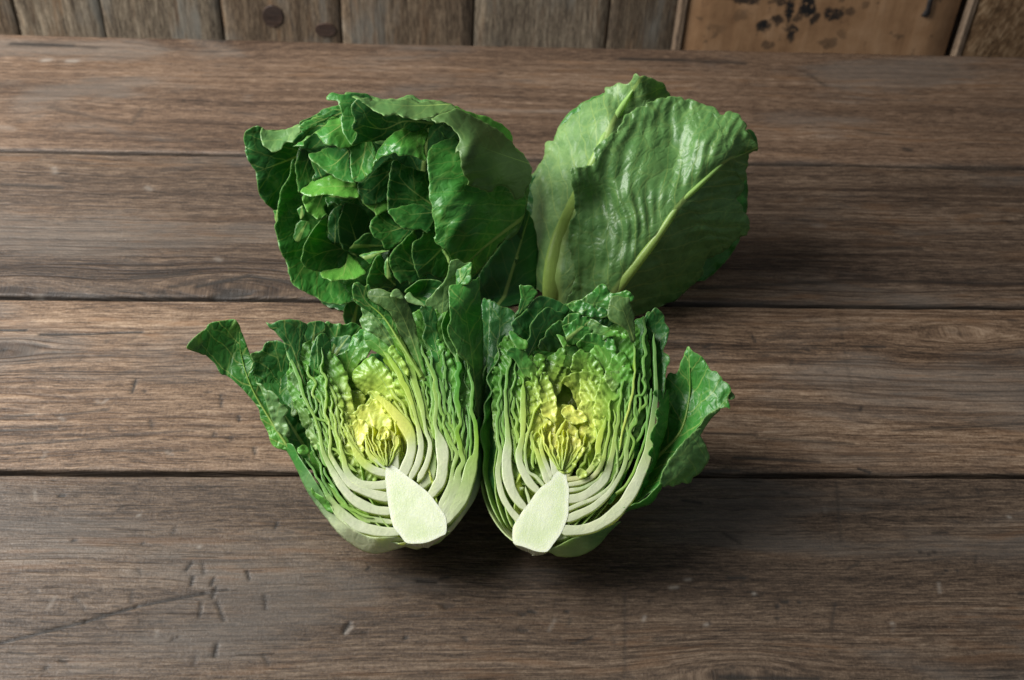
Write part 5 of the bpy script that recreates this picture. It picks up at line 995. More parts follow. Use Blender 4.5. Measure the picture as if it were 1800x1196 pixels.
for i in range(9):      # crumbled pieces of the innermost leaves
    cx, cy = 520+rs_.normal(0, 60), 930+rs_.normal(0, 75); r = rs_.uniform(18, 42)
    pts = [(cx+r*rs_.uniform(.6, 1.3)*math.cos(a), cy+r*rs_.uniform(.6, 1.3)*math.sin(a)) for a in np.arange(0, 6.2, .9)]
    h1('G', pts, rs_.uniform(-.35, .0), c=['yel', 'cream', 'yelg'][i % 3], vs=.2, ruf=.14, rl=.3, serr=1.6, pleat=.05, mr=0, step=2.2, rough=.34)

# knife-cut leaves, left side (rib from the core outwards)
G2 = lambda p: X('G', p)
def HX(p): return [(a, b, c/4.737) for a, b, c in X('H', p)]
def GX_(p): return [(a, b, c/5.98) for a, b, c in X('G', p)]
def EX(p): return [(a, b, c/5.98) for a, b, c in X('E', p)]
def FX(p): return [(a, b, c/5.98) for a, b, c in X('F', p)]
A1.cut(GX_([(600, 1150, 75), (480, 1120, 80), (380, 1060, 82), (310, 990, 76), (265, 920, 55), (225, 850, 30), (180, 760, 14)]), WW, phi=70, from_s=.7)
A1.cut(GX_([(570, 1080, 34), (480, 1010, 42), (410, 945, 40), (385, 870, 26), (376, 800, 14), (374, 760, 8)]), WW, phi=60, from_s=.8)
A1.cut(HX([(960, 290, 70), (840, 300, 66), (720, 282, 66), (640, 222, 60), (602, 150, 50), (582, 60, 35)])+GX_([(110, 860, 30), (75, 740, 24), (50, 600, 24), (20, 480, 20), (10, 330, 14)]), [('white', 0), ('white', .4), ('cream', .55), ('yelg', .75), ('lit', 1)], phi=60)
A1.cut(HX([(960, 400, 82), (860, 380, 76), (740, 340, 66), (640, 290, 55), (570, 205, 45), (510, 110, 36), (470, 20, 30)])+EX([(1560, 1290, 24), (1530, 1130, 22), (1500, 980, 26), (1520, 850, 22), (1505, 700, 26), (1470, 600, 26), (1470, 480, 16), (1476, 360, 9)]), [('white', 0), ('white', .35), ('cream', .45), ('yelg', .6), ('lime', .75), ('mid', 1)], phi=60, wav=.07, freq=.8)
A1.cut(HX([(970, 515, 66), (860, 505, 76), (740, 460, 80), (640, 390, 76), (560, 290, 64), (500, 190, 52), (445, 90, 42), (410, 0, 34)])+EX([(1440, 1250, 30), (1400, 1130, 28), (1350, 1010, 30), (1285, 900, 34), (1240, 740, 40), (1190, 590, 40), (1130, 480, 32), (1090, 330, 24), (1040, 240, 14), (960, 170, 8)]), [('white', 0), ('white', .3), ('pale', .42), ('lime', .55), ('lit', .75), ('mid', 1)], phi=70, wav=.03)
A1.cut(EX([(1620, 1340, 30), (1590, 1200, 26), (1560, 1050, 24), (1500, 950, 24), (1440, 940, 22), (1370, 860, 26), (1400, 760, 24), (1340, 650, 26), (1310, 560, 18), (1280, 540, 12)]), [('cream', 0), ('yelg', .3), ('lime', .7), ('lit', 1)], phi=45, wav=.07, from_s=.1, h=-.1)
A1.cut(EX([(1700, 1330, 24), (1660, 1180, 24), (1640, 1060, 26), (1610, 900, 30), (1560, 780, 26), (1520, 650, 18)]), [('cream', 0), ('yelg', .4), ('lit', 1)], phi=45, wav=.055, from_s=.1, h=-.15)
A1.cut(HX([(985, 605, 40), (880, 590, 44), (760, 570, 50), (680, 520, 40), (580, 450, 30), (490, 350, 24), (420, 240, 20), (385, 130, 18), (350, 40, 16), (310, -40, 14)]), [('white', 0), ('pale', .2), ('lime', .4), ('lit', .8), ('mid', 1)], phi=80, wav=.07, freq=.6, from_s=.3, h=-.12)
h1('H', [(330, 10), (360, 90), (392, 130), (420, 250), (480, 300), (520, 350), (560, 420), (680, 490), (790, 540), (800, 600), (700, 585), (600, 530), (500, 430), (430, 330), (370, 220), (310, 90)], [(330, 10, .0), (480, 310, -.1), (790, 550, -.2), (600, 530, -.9), (400, 260, -.8)], c='lime', c1='lit', mid=X('H', [(800, 590), (560, 450), (340, 60)]), mr=0, vs=.4, ruf=.1, rl=.8, rough=.34)
A1.cut(HX([(1050, 685, 66), (920, 685, 80), (780, 660, 92), (660, 610, 96), (560, 530, 90), (490, 440, 64), (440, 360, 34), (390, 270, 22), (330, 170, 18), (270, 70, 16)]), [('white', 0), ('white', .4), ('pale', .6), ('lit', .75), ('mid', 1)], phi=85, wav=.05, from_s=.55)
h1('H', [(230, 60), (280, 180), (340, 260), (420, 330), (440, 400), (400, 400), (330, 330), (260, 230), (190, 90)], [(230, 60, -.2), (440, 400, -.3), (260, 230, -.6)], c='mid', c1='mid', vs=.4, ruf=.14, mr=0)
h1('H', [(200, -10), (215, 40), (260, 55), (300, 30), (290, -20), (250, -40)], .2, c='lit', vs=.3, ruf=.2, mr=0)
h1('H', [(320, 320), (360, 370), (440, 420), (480, 470), (500, 540), (440, 500), (380, 430), (330, 380)], [(320, 320, .1), (480, 480, .05), (380, 430, -.2)], c='lit', c1='lit', vs=.3, ruf=.14, mr=0)
# outermost leaf: pale thick base seen from outside
h1('H', [(90, -30), (150, 80), (205, 190), (270, 330), (360, 470), (440, 575), (540, 700), (640, 785), (740, 845), (820, 868), (880, 870), (1000, 842), (1100, 812), (1160, 800), (1100, 765), (1040, 732), (900, 738), (780, 722), (660, 662), (560, 575), (470, 465), (400, 345), (300, 185), (215, 60), (160, -40)],
   [(90, -30, -.4), (270, 330, -.7), (440, 580, -1.0), (640, 790, -1.2), (880, 870, -1.3), (1100, 812, -1.0), (1040, 732, -.1), (780, 715, .0), (560, 570, .0), (400, 340, .0), (220, 60, .0), (600, 680, -.3), (330, 330, -.25), (850, 800, -.4)], c='white', c1='mid', mid=X('H', [(1060, 770), (780, 780), (560, 640), (360, 400), (180, 60)]), mr=0.0, vs=.22, ruf=.03, pleat=.0, wob=.06, grad=(.25, .95), rough=.36, serr=.4)
A1.core(X('H', [(942, 150), (975, 128), (1010, 140), (1100, 210), (1180, 270), (1300, 370), (1390, 490), (1438, 570), (1442, 690), (1400, 722), (1290, 772), (1200, 785), (1110, 778), (1060, 720), (1000, 640), (965, 500), (945, 350), (935, 240)]))
# right side ribs
A1.cut(GX_([(690, 1100, 74), (690, 980, 62), (700, 870, 62), (670, 765, 62), (605, 705, 52), (545, 668, 26)]), WW, phi=60, from_s=.8, wav=.02)
A1.cut(GX_([(770, 1150, 115), (830, 1000, 100), (858, 880, 98), (845, 760, 112), (790, 650, 125), (700, 540, 112), (610, 440, 80), (520, 360, 50), (430, 292, 24)]), [('white', 0), ('white', .35), ('cream', .55), ('yelg', .8), ('lime', 1)], phi=55, wav=.02, from_s=.7)
A1.cut(GX_([(850, 1190, 62), (920, 1050, 66), (955, 900, 66), (950, 780, 60), (925, 660, 44), (900, 560, 36), (870, 440, 40), (820, 300, 56), (760, 180, 60), (700, 60, 60), (640, -40, 44), (560, -130, 30)]), [('white', 0), ('white', .35), ('cream', .5), ('yelg', .7), ('lime', 1)], phi=50, wav=.03, from_s=.5)
A1.cut(GX_([(945, 1190, 62), (1010, 1060, 56), (1045, 930, 50), (1050, 820, 40), (1012, 720, 36), (990, 600, 34), (965, 450, 52), (925, 300, 64), (880, 150, 64), (840, 0, 64), (790, -130, 50), (700, -260, 36), (620, -360, 20)]), [('white', 0), ('white', .35), ('pale', .55), ('lime', .8), ('mid', 1)], phi=50, wav=.03, from_s=.5)
A1.cut(HX([(1235, 315, 50), (1270, 265, 80)])+GX_([(1050, 1180, 100), (1085, 1050, 60), (1105, 960, 22), (1080, 900, 12)]), [('white', 0), ('pale', 1)], phi=50, wav=.04, h=-.15)
A1.cut(HX([(1310, 385, 64), (1355, 320, 84)])+GX_([(1165, 1210, 112), (1185, 1050, 124), (1180, 900, 132), (1150, 780, 92), (1120, 690, 44), (1100, 600, 40), (1120, 450, 42), (1105, 300, 40), (1080, 100, 34), (1000, -60, 30), (960, -200, 24)]), [('white', 0), ('white', .4), ('pale', .55), ('lime', .75), ('mid', 1)], phi=55, wav=.05, from_s=.45)
A1.cut(GX_([(1075, 800, 22), (1060, 720, 26), (1090, 640, 22), (1030, 560, 22), (1010, 420, 22), (980, 250, 22), (960, 60, 18)]), [('pale', 0), ('lime', .5), ('lit', 1)], phi=40, wav=.1, from_s=.0, h=-.1)
A1.cut(HX([(1400, 470, 60), (1440, 380, 50), (1480, 280, 44)])+GX_([(1290, 1100, 36), (1330, 960, 44), (1300, 860, 34), (1230, 740, 30), (1195, 600, 26), (1155, 420, 34), (1130, 250, 34), (1080, 50, 30), (1050, -100, 22)]), [('white', 0), ('pale', .25), ('lime', .5), ('lit', .8), ('mid', 1)], phi=50, wav=.055, from_s=.2)
A1.cut(HX([(1425, 520, 70), (1490, 400, 90), (1530, 280, 80)])+GX_([(1350, 1130, 60), (1400, 1010, 50), (1370, 900, 50), (1350, 780, 50), (1340, 680, 46), (1375, 570, 34), (1335, 420, 56), (1340, 200, 50), (1350, 20, 44), (1340, -150, 24)]), [('white', 0), ('pale', .25), ('lime', .45), ('lit', .75), ('mid', 1)], phi=55, wav=.07, from_s=.2)
A1.cut(GX_([(1250, 940, 20), (1230, 820, 26), (1215, 660, 24), (1240, 560, 24), (1270, 480, 30), (1215, 350, 30), (1210, 150, 36), (1200, 0, 24), (1190, -150, 20)]), [('lime', 0), ('lit', .5), ('mid', 1)], phi=45, wav=.06, from_s=.0, h=-.1)
A1.cut(HX([(1440, 600, 60), (1560, 420, 110), (1620, 260, 110), (1660, 100, 90)])+GX_([(1530, 950, 60), (1540, 760, 44), (1520, 600, 40), (1480, 450, 40), (1500, 290, 34), (1480, 150, 26), (1450, 0, 20)]), [('white', 0), ('pale', .3), ('lime', .55), ('lit', .75), ('mid', 1)], phi=70, wav=.05, from_s=.5)
h1('H', [(1650, 120), (1600, 260), (1540, 400), (1480, 520), (1445, 600), (1440, 720), (1500, 672), (1600, 542), (1690, 400), (1737, 250), (1747, 100), (1745, -60), (1742, -250), (1700, -250), (1690, -60)],
   [(1650, 120, -.2), (1540, 400, -.1), (1445, 600, -.1), (1440, 715, -.8), (1600, 540, -.9), (1737, 250, -1.1), (1745, -100, -1.1), (1700, -250, -.7)], c='white', c1='mid', mid=X('H', [(1450, 690), (1590, 450), (1690, 200), (1720, -250)]), mr=0, vs=.25, ruf=.03, pleat=0, wob=.06, grad=(.1, .8), serr=.3)
h1('H', [(1040, 790), (1110, 782), (1200, 790), (1290, 776), (1400, 726), (1442, 695), (1470, 690), (1400, 765), (1330, 800), (1240, 822), (1190, 834), (1140, 822), (1100, 806)], [(1110, 785, -.15), (1440, 695, -.1), (1190, 832, -.9), (1330, 800, -.8)], c='cream', c1='pale', mr=0, vs=.2, ruf=.02, pleat=0, wob=.04, serr=.5)
A1.fill(-1); A1.fill(1)
def heart_fan(H, crop, tip, n, a0, a1, lmin, lmax, seed):
    """thin young leaves sliced edge-on, fanning up from the growing point"""
    rs = np.random.RandomState(seed); sc_ = CROPS[crop][2]
    for i in range(n):
        an = math.radians(a0+(a1-a0)*(i+.5)/n+rs.uniform(-4, 4)); ln = rs.uniform(lmin, lmax); bend = -0.5*math.sin(an)
        pts = []
        for q in np.linspace(0.08, 1, 8):
            aq = an*(1.25-0.75*q)
            pts.append((tip[0]+math.sin(an*1.2)*ln*.55*math.sin(q*math.pi*.5)*1.0+rs.normal(0, 3), tip[1]-ln*q*math.cos(an*.6), rs.uniform(11, 20)*(1.2-.8*q)))
        H.cut([(a, b, c/sc_) for a, b, c in X(crop, pts)], [('cream', 0), ('cream', .25), ('yel', .55), ('yelg', 1)], phi=50, wav=.05, freq=rs.uniform(.8, 1.5), from_s=.15, h=rs.uniform(.0, .22), thin_=True)
# crumpled blades showing between the cut edges
for pts, hh in (([(505, 660), (545, 600), (600, 640), (622, 720), (640, 790), (668, 830), (650, 850), (600, 850), (560, 800), (530, 740)], -.38),
                ([(690, 650), (720, 560), (760, 545), (805, 570), (828, 700), (832, 790), (810, 840), (770, 845), (735, 800), (712, 740)], -.38),
                ([(530, 690), (570, 660), (600, 700), (615, 770), (630, 820), (590, 800), (555, 750)], -.24), ([(735, 660), (770, 600), (800, 650), (815, 760), (795, 820), (765, 800), (745, 740)], -.22)):
    leaf(H1, F1, pts, hh, c='pale', c1='lit', mid=[(pts[-3][0]+20, 850), (sum(q[0] for q in pts)/len(pts), 600)], mr=.03, ruf=.16, rl=.6, pleat=.07, pper=.5, wob=.13, vs=.4, serr=2.5, tint=A1, grad=(.1, .75))
heart_fan(A1, 'G', (600, 1100), 9, -62, 50, 260, 520, 3)
# tall leaf faces at the upper right
h1('F', [(790, 322), (850, 262), (905, 222), (965, 200), (1080, 194), (1180, 230), (1110, 320), (1020, 450), (995, 470), (905, 405), (835, 340)], [(790, 320, .2), (960, 200, .5), (1180, 230, .3), (1000, 460, -.3), (960, 320, -.6)], c='mid', c1='dark', vs=.5, ruf=.05, mr=0)
h1('F', [(785, 380), (835, 325), (870, 365), (940, 415), (1000, 475), (930, 450), (830, 430)], .4, c='backp', vs=.3, mr=0, ruf=.05, rough=.34)
h1('F', [(1255, 40), (1265, -5), (1330, -20), (1360, -10), (1420, 20), (1482, 18), (1474, 130), (1470, 230), (1260, 290), (1252, 480), (1230, 560), (1190, 620), (1100, 560), (1000, 450), (1060, 370), (1110, 310), (1185, 230), (1240, 130)],
   [(1340, -10, 1.3), (1480, 30, 1.0), (1240, 130, 1.0), (1110, 310, .4), (1020, 450, -.2), (1200, 600, -.5), (1260, 280, .4)], c='backp', c1='back', mid=X('F', [(1180, 600), (1200, 350), (1330, 60)]), mr=.03, vs=.35, ruf=.04, wob=.14, rough=.33)
h1('F', [(1320, 100), (1350, 80), (1420, 45), (1486, 14), (1476, 130), (1472, 220), (1340, 250), (1330, 180)], [(1330, 100, 1.0), (1480, 20, 1.5), (1470, 210, 1.1), (1340, 240, .8)], c='mid', c1='mid', vs=1.0, mr=.03, mid=X('F', [(1350, 240), (1470, 40)]), ruf=.03)
h1('F', [(1250, 300), (1262, 252), (1345, 240), (1360, 205), (1420, 220), (1482, 216), (1500, 195), (1535, 190), (1566, 168), (1580, 350), (1600, 600), (1612, 800), (1605, 1200), (1600, 1500), (1590, 1700), (1500, 1500), (1462, 1250), (1440, 1055), (1400, 1030), (1350, 980), (1318, 900), (1252, 780), (1240, 690), (1268, 615), (1256, 450)],
   [(1260, 260, 1.0), (1566, 170, .2), (1600, 600, -.6), (1605, 1200, -1.2), (1590, 1680, -1.2), (1350, 980, .5), (1250, 690, .9), (1400, 500, .9), (1440, 1050, .2), (1460, 1250, -.3), (1480, 300, .7)], c='back', c1='mid', mid=X('F', [(1560, 1650), (1480, 900), (1380, 250)]), mr=.04, vs=.6, ruf=.04, rough=.42, serr=.8)
h1('F', [(1185, 730), (1180, 650), (1205, 590), (1240, 520), (1262, 620), (1240, 690), (1250, 790), (1310, 900), (1330, 1010), (1260, 920), (1210, 830)], [(1185, 700, .3), (1240, 520, .4), (1320, 1000, -.1), (1250, 760, -.2)], c='back', c1='mid', vs=.3, mr=0, ruf=.06)
h1('F', [(955, 490), (985, 468), (1060, 470), (1110, 540), (1130, 640), (1130, 720), (1165, 840), (1230, 950), (1220, 1080), (1190, 1200), (1090, 1080), (1060, 950), (1000, 860), (975, 780), (1005, 690), (980, 580), (950, 520)],
   [(960, 490, .3), (1110, 540, .1), (1230, 950, -.2), (1180, 1190, -.3), (980, 780, .1), (1080, 800, -.3)], c='mid', c1='dark', vs=.5, ruf=.08, mr=.03)
h1('F', [(243, 245), (262, 225), (300, 222), (340, 252), (372, 262), (405, 235), (432, 300), (390, 370), (440, 425), (560, 490), (640, 570), (690, 660), (740, 790), (830, 960), (960, 1160), (1000, 1250), (900, 1220), (820, 1010), (700, 860), (560, 660), (440, 545), (300, 455), (252, 400), (240, 320)],
   [(245, 245, 1.6), (400, 240, 1.3), (245, 380, 1.3), (440, 430, .9), (690, 660, .4), (960, 1160, .0), (560, 660, .5), (900, 1210, -.2)], c='lime', c1='mid', mid=X('F', [(960, 1210), (720, 820), (560, 580), (380, 420), (300, 260)]), mr=.12, midrib=(0.0, .8, .4), vs=1.0, ruf=.05, pleat=.03, grad=(.15, .6))
h1('F', [(415, 305), (470, 288), (530, 292), (600, 315), (650, 330), (700, 294), (760, 340), (820, 450), (880, 600), (922, 800), (965, 1000), (1010, 1220), (960, 1220), (830, 920), (740, 770), (690, 650), (640, 550), (560, 480), (440, 410), (395, 360)],
   [(420, 305, 1.2), (600, 320, 1.4), (760, 340, 1.0), (900, 700, .2), (1000, 1200, -.1), (690, 650, .5), (440, 410, 1.1), (740, 500, .9)], c='lit', c1='olive', mid=X('F', [(980, 1200), (860, 820), (720, 500), (560, 320)]), mr=.05, vs=.4, ruf=.06, wob=.12, grad=(.05, .5), rough=.42)
h1('F', [(640, 370), (650, 315), (695, 292), (745, 320), (780, 380), (740, 390), (690, 370)], [(650, 320, 1.5), (780, 380, 1.2), (690, 370, 1.5)], c='backp', vs=.3, mr=0, ruf=.04, rough=.33)
h1('F', [(355, 760), (400, 740), (500, 800), (600, 880), (640, 940), (700, 1020), (780, 1150), (820, 1260), (760, 1260), (680, 1130), (600, 1030), (500, 960), (420, 910), (375, 850)], [(360, 770, .1), (600, 880, .1), (800, 1240, -.1), (600, 1030, -.2), (420, 900, -.1)], c='lime', c1='mid', mid=X('F', [(790, 1240), (600, 980), (400, 800)]), mr=.06, vs=.5, ruf=.05, grad=(.2, .8))
h1('F', [(610, 940), (640, 890), (680, 885), (690, 930), (740, 1000), (800, 1080), (830, 1200), (780, 1160), (720, 1060), (650, 990)], .15, c='yelg', c1='lime', vs=.3, mr=0, ruf=.12, rl=.6)

# ------------------------------------------------------------------ halved head, right
F2 = Frame(925, 955, 0.030, (-0.06, -0.38, 0.92))
H2 = empty('halved_lettuce', tuple(F2.pt([(960, 900)])[0]*np.array([1, 1, 0])),
           'cut lettuce half with a broad dark leaf flopping out to the right', 'lettuce', 'halved lettuce heads')
A2 = Half(H2, F2, (935, 965), (1010, 560))
A2.heart = tuple(float(v[0]) for v in A2.ar(F2.pt([(990, 762)])))
def h2(crop, pts, h, **kw):
    kw['pleat'] = kw.get('pleat', .05)*.5; kw['serr'] = kw.get('serr', 1.3)*.75; kw['ruf'] = kw.get('ruf', .1)*.75; kw['rough'] = max(.34, kw.get('rough', .42)+.03)
    kw.setdefault('tint', A2)
    return leaf(H2, F2, X(crop, pts), h if np.isscalar(h) else X(crop, h), **kw)
def KX(p): return [(a, b, c/5.98) for a, b, c in X('K', p)]
def JX(p): return [(a, b, c/5.98) for a, b, c in X('J', p)]
def IX(p): return [(a, b, c/5.98) for a, b, c in X('I', p)]
def LX(p): return [(a, b, c/5.98) for a, b, c in X('L', p)]
def MX(p): return [(a, b, c/5.98) for a, b, c in X('M', p)]
for (R, a1, c) in ((1.2, 5.5, [('cream', 0), ('yelg', .4), ('yel', 1)]), (1.9, 8.0, [('pale', 0), ('lime', .4), ('lime', .7), ('lit', 1)]), (2.7, 10.5, [('pale', 0), ('lime', .35), ('lit', .7), ('dark', 1)]), (3.5, 11.5, [('pale', 0), ('lit', .35), ('mid', .7), ('dark', 1)])):
    for p0, p1 in ((5, 78), (62, 122), (104, 175)):
        A2.cup(R, 0.9, a1, p0, p1, c, ruf=.32)
A2.cup(4.2, 0.1, 10.5, 16, 95, [('white', 0), ('pale', .25), ('back', .6), ('mid', 1)], ruf=.15)
A2.cup(4.2, 0.1, 10.5, 85, 164, [('white', 0), ('pale', .25), ('back', .6), ('mid', 1)], ruf=.15)

# backing leaves inside the upper part
h2('I', [(330, 560), (420, 400), (600, 280), (900, 330), (1200, 300), (1500, 330), (1640, 520), (1650, 900), (1600, 1400), (1100, 1500), (600, 1450), (380, 1300), (330, 900)], [(400, 500, -1.2), (900, 330, -1.0), (1600, 500, -1.2), (1500, 1400, -2.3), (500, 1400, -2.2), (1000, 900, -2.0)], c='dark', c1='mid', vs=.5, ruf=.2, step=5)
h2('I', [(600, 560), (800, 400), (1000, 370), (1300, 420), (1480, 520), (1500, 900), (1200, 1100), (800, 1100), (600, 900)], [(600, 560, -.7), (1000, 370, -.5), (1450, 520, -.6), (1200, 1050, -1.5), (800, 1050, -1.5)], c='mid', c1='dark', vs=.5, ruf=.16, rl=.6, rough=.34)
# broad leaf flopping out on the right
h2('L', [(690, 705), (740, 700), (782, 690), (830, 560), (890, 422), (922, 450), (980, 490), (1042, 532), (1090, 600), (1136, 675), (1190, 680), (1245, 748), (1255, 780), (1310, 802), (1342, 880), (1312, 950), (1332, 1062), (1290, 1048), (1222, 1068), (1130, 1120), (1050, 1200), (1030, 1290), (930, 1390), (810, 1500), (690, 1660), (630, 1780), (600, 1870), (470, 1960), (310, 2090), (150, 2200), (380, 1800), (520, 1500), (580, 1200), (600, 900)],
   [(700, 705, -.8), (890, 425, .2), (1136, 675, .2), (1340, 880, .4), (1330, 1060, .3), (1130, 1120, .0), (1030, 1290, -.1), (690, 1660, -.1), (600, 1870, -.2), (300, 2080, -.5), (900, 900, -1.1), (800, 1300, -1.3), (600, 1600, -1.6), (580, 1100, -1.6), (1180, 850, .1)],
   c='mid', c1='mid', mid=X('L', [(400, 1850), (560, 1600), (810, 1317), (900, 1000), (915, 750), (900, 480)]), mr=.12, midrib=(0.05, .9, .4), vs=.75, ruf=.09, pleat=.05, wob=.17, rough=.40)
h2('L', [(1330, 880), (1375, 920), (1385, 950), (1360, 970), (1320, 955)], .2, c='back', vs=.2, mr=0)
h2('M', [(722, 972), (728, 920), (742, 860), (800, 740), (900, 600), (1000, 490), (1100, 400), (1135, 385), (1168, 402), (1142, 462), (1180, 520), (1212, 600), (1230, 640), (1232, 690), (1210, 752), (1180, 790), (1150, 832), (1070, 890), (1042, 946), (960, 945), (930, 965), (880, 968), (850, 985), (800, 975), (760, 990)],
   [(730, 970, .1), (800, 740, .4), (1000, 490, .5), (1140, 395, .3), (1230, 680, -.3), (1040, 940, -.6), (800, 975, -.2), (950, 750, .35)], c='back', c1='back', mid=X('M', [(1050, 450), (960, 940)]), mr=0, vs=.45, ruf=.09, rl=.9, pleat=.06, wob=.2, rough=.36, serr=1.8)
h2('M', [(1100, 400), (1135, 350), (1230, 230), (1260, 215), (1345, 165), (1340, 195), (1260, 270), (1170, 395), (1140, 410)], [(1100, 400, .4), (1345, 170, .4), (1260, 270, .1)], c='back', vs=.3, mr=0, ruf=.06)
h2('M', [(722, 968), (738, 985), (705, 1060), (640, 1150), (560, 1195), (400, 1240), (220, 1330), (40, 1420), (100, 1360), (300, 1240), (430, 1188), (560, 1130), (650, 1040)],
   [(725, 970, .1), (560, 1130, .0), (300, 1240, -.1), (60, 1400, -.2), (640, 1150, -.5), (220, 1325, -.8)], c='lit', c1='mid', mid=X('M', [(60, 1410), (560, 1160), (720, 980)]), mr=0, vs=.3, ruf=.04, serr=1.4)
# outer pale base, right
h2('K', [(735, 1068), (790, 1105), (840, 1130), (960, 1136), (1060, 1125), (1190, 1070), (1290, 990), (1370, 890), (1440, 825), (1500, 760), (1400, 805), (1300, 850), (1200, 885), (1080, 912), (960, 955), (850, 1015)],
   [(735, 1068, -.2), (850, 1015, -.1), (1080, 912, -.15), (1300, 850, -.2), (1500, 765, -.3), (960, 1136, -1.1), (1190, 1070, -1.0), (1370, 890, -.7)], c='pale', c1='back', mid=X('K', [(760, 1060), (1060, 1020), (1400, 820)]), mr=0, vs=.25, ruf=.03, pleat=0, wob=.06, serr=.5, grad=(.0, .9))
# dark outer leaves, left side
h2('K', [(50, 310), (85, 410), (110, 450), (150, 530), (230, 630), (300, 720), (365, 830), (440, 740), (340, 610), (250, 480), (195, 330), (190, 150), (210, -60), (160, -200), (80, -300), (40, -100), (55, 120)],
   [(50, 310, -.8), (150, 530, -1.0), (365, 825, -.5), (250, 480, -.4), (190, 150, -.5), (60, 0, -1.2), (120, -250, -1.0)], c='mid', c1='dark', mid=X('K', [(380, 800), (160, 450), (100, -250)]), mr=0, vs=.4, ruf=.12, wob=.14)
h2('K', [(60, 160), (130, 150), (200, 200), (190, 330), (240, 480), (330, 600), (420, 720), (360, 780), (250, 640), (180, 540), (120, 420)], -.9, c='olive', c1='dark', vs=.4, ruf=.2, mr=0)
h2('I', [(130, 300), (200, 330), (260, 360), (380, 410), (400, 600), (350, 800), (330, 1000), (300, 1196), (260, 1600), (120, 1700), (60, 1500), (90, 1100), (110, 700), (120, 450)], [(130, 300, -.5), (380, 410, -.5), (100, 1000, -1.2), (300, 1196, -.9), (200, 1650, -1.2)], c='dark', c1='dark', mid=X('I', [(180, 1650), (240, 350)]), mr=.06, vs=.4, ruf=.1, wob=.16)
h2('I', [(40, 350), (100, 290), (140, 310), (150, 600), (120, 1000), (100, 1600), (40, 1700), (20, 1200)], -1.6, c='dark', vs=.3, ruf=.1, mr=0)

# knife-cut leaves
A2.cut(KX([(430, 740, 70), (345, 640, 62), (262, 500, 62), (222, 350, 60), (210, 220, 56), (228, 100, 50), (236, 0, 44)])+JX([(225, 800, 34), (200, 650, 30), (215, 400, 28), (240, 200, 26), (235, 0, 22)]), [('white', 0), ('white', .25), ('pale', .45), ('lit', .7), ('mid', 1)], phi=70, wav=.07, from_s=.45)
A2.cut(KX([(490, 610, 66), (410, 520, 92), (345, 400, 104), (312, 260, 114), (302, 120, 104), (312, 0, 92)])+JX([(318, 760, 66), (312, 640, 50), (300, 500, 40), (290, 300, 32), (300, 100, 30), (330, -60, 24), (380, -260, 18)]), [('white', 0), ('white', .4), ('pale', .55), ('lit', .75), ('mid', 1)], phi=65, wav=.05, from_s=.5)
A2.cut(JX([(390, 900, 20), (420, 1000, 24), (380, 820, 30), (400, 700, 24), (350, 620, 20), (400, 640, 20), (330, 480, 22), (340, 300, 24), (380, 130, 20), (395, 0, 18), (390, -200, 14)]), [('lime', 0), ('lime', .3), ('lit', .7), ('mid', 1)], phi=40, wav=.06, from_s=0, h=-.1)
A2.cut(KX([(545, 560, 34), (522, 480, 24), (502, 390, 10)]), [('white', 0), ('white', 1)], phi=35, wav=.02)
A2.cut(KX([(420, 420, 40), (480, 400, 16)]), [('white', 0), ('white', 1)], phi=35, wav=.02, h=-.2)
A2.cut(KX([(625, 430, 70), (555, 360, 82), (492, 260, 82), (442, 150, 76), (432, 30, 72)])+JX([(450, 800, 60), (470, 680, 52), (478, 500, 62), (474, 350, 58), (476, 220, 46), (478, 140, 24)]), [('white', 0), ('white', .5), ('pale', .85), ('lime', 1)], phi=60, wav=.02, from_s=.7)
A2.cut(JX([(520, 640, 16), (530, 540, 18), (500, 420, 18), (520, 300, 16), (490, 200, 14), (470, 100, 14), (420, 60, 10)]), [('yelg', 0), ('lime', .5), ('lit', 1)], phi=45, wav=.06, from_s=0, h=-.12)
A2.cut(KX([(690, 375, 32), (610, 285, 32), (535, 240, 28), (508, 150, 28), (497, 50, 27)])+JX([(500, 800, 26), (525, 680, 26), (560, 560, 22), (600, 430, 16), (660, 350, 10)]), [('white', 0), ('white', .5), ('cream', .7), ('yelg', 1)], phi=60, wav=.02, from_s=.7)
A2.cut(KX([(735, 345, 66), (692, 220, 62), (652, 120, 52), (612, 0, 40)])+JX([(600, 830, 28), (580, 740, 12)]), WW, phi=60, wav=.02, from_s=.8)
A2.cut(KX([(770, 290, 44), (722, 170, 48), (682, 60, 46), (662, -20, 40)])+JX([(665, 780, 30), (680, 680, 20), (720, 560, 12)]), WW, phi=60, wav=.02, from_s=.8)
A2.cut(KX([(820, 270, 76), (802, 180, 72), (786, 80, 70), (780, -20, 62)])+JX([(785, 780, 56), (830, 690, 36), (880, 600, 22), (925, 520, 10)]), [('white', 0), ('white', .5), ('cream', .7), ('yelg', 1)], phi=60, wav=.02, from_s=.8)
A2.cut(KX([(930, 285, 44), (985, 205, 42), (1030, 100, 36), (1060, 20, 24)]), [('cream', 0), ('cream', .5), ('yel', 1)], phi=60, wav=.02, from_s=.8)
A2.cut(KX([(940, 315, 52), (1080, 292, 44), (1170, 225, 52), (1240, 120, 58), (1270, 0, 58)])+JX([(1262, 820, 60), (1285, 700, 62), (1320, 600, 40), (1345, 500, 20)]), [('cream', 0), ('cream', .4), ('yel', .7), ('yelg', 1)], phi=65, wav=.03, from_s=.6)
A2.cut(KX([(945, 372, 42), (1100, 342, 46), (1210, 282, 46), (1290, 180, 46), (1330, 60, 40)])+JX([(1340, 830, 34), (1370, 700, 30), (1385, 560, 20), (1380, 450, 18), (1395, 300, 14)]), [('white', 0), ('cream', .4), ('yelg', .65), ('lime', 1)], phi=65, wav=.05, from_s=.55)
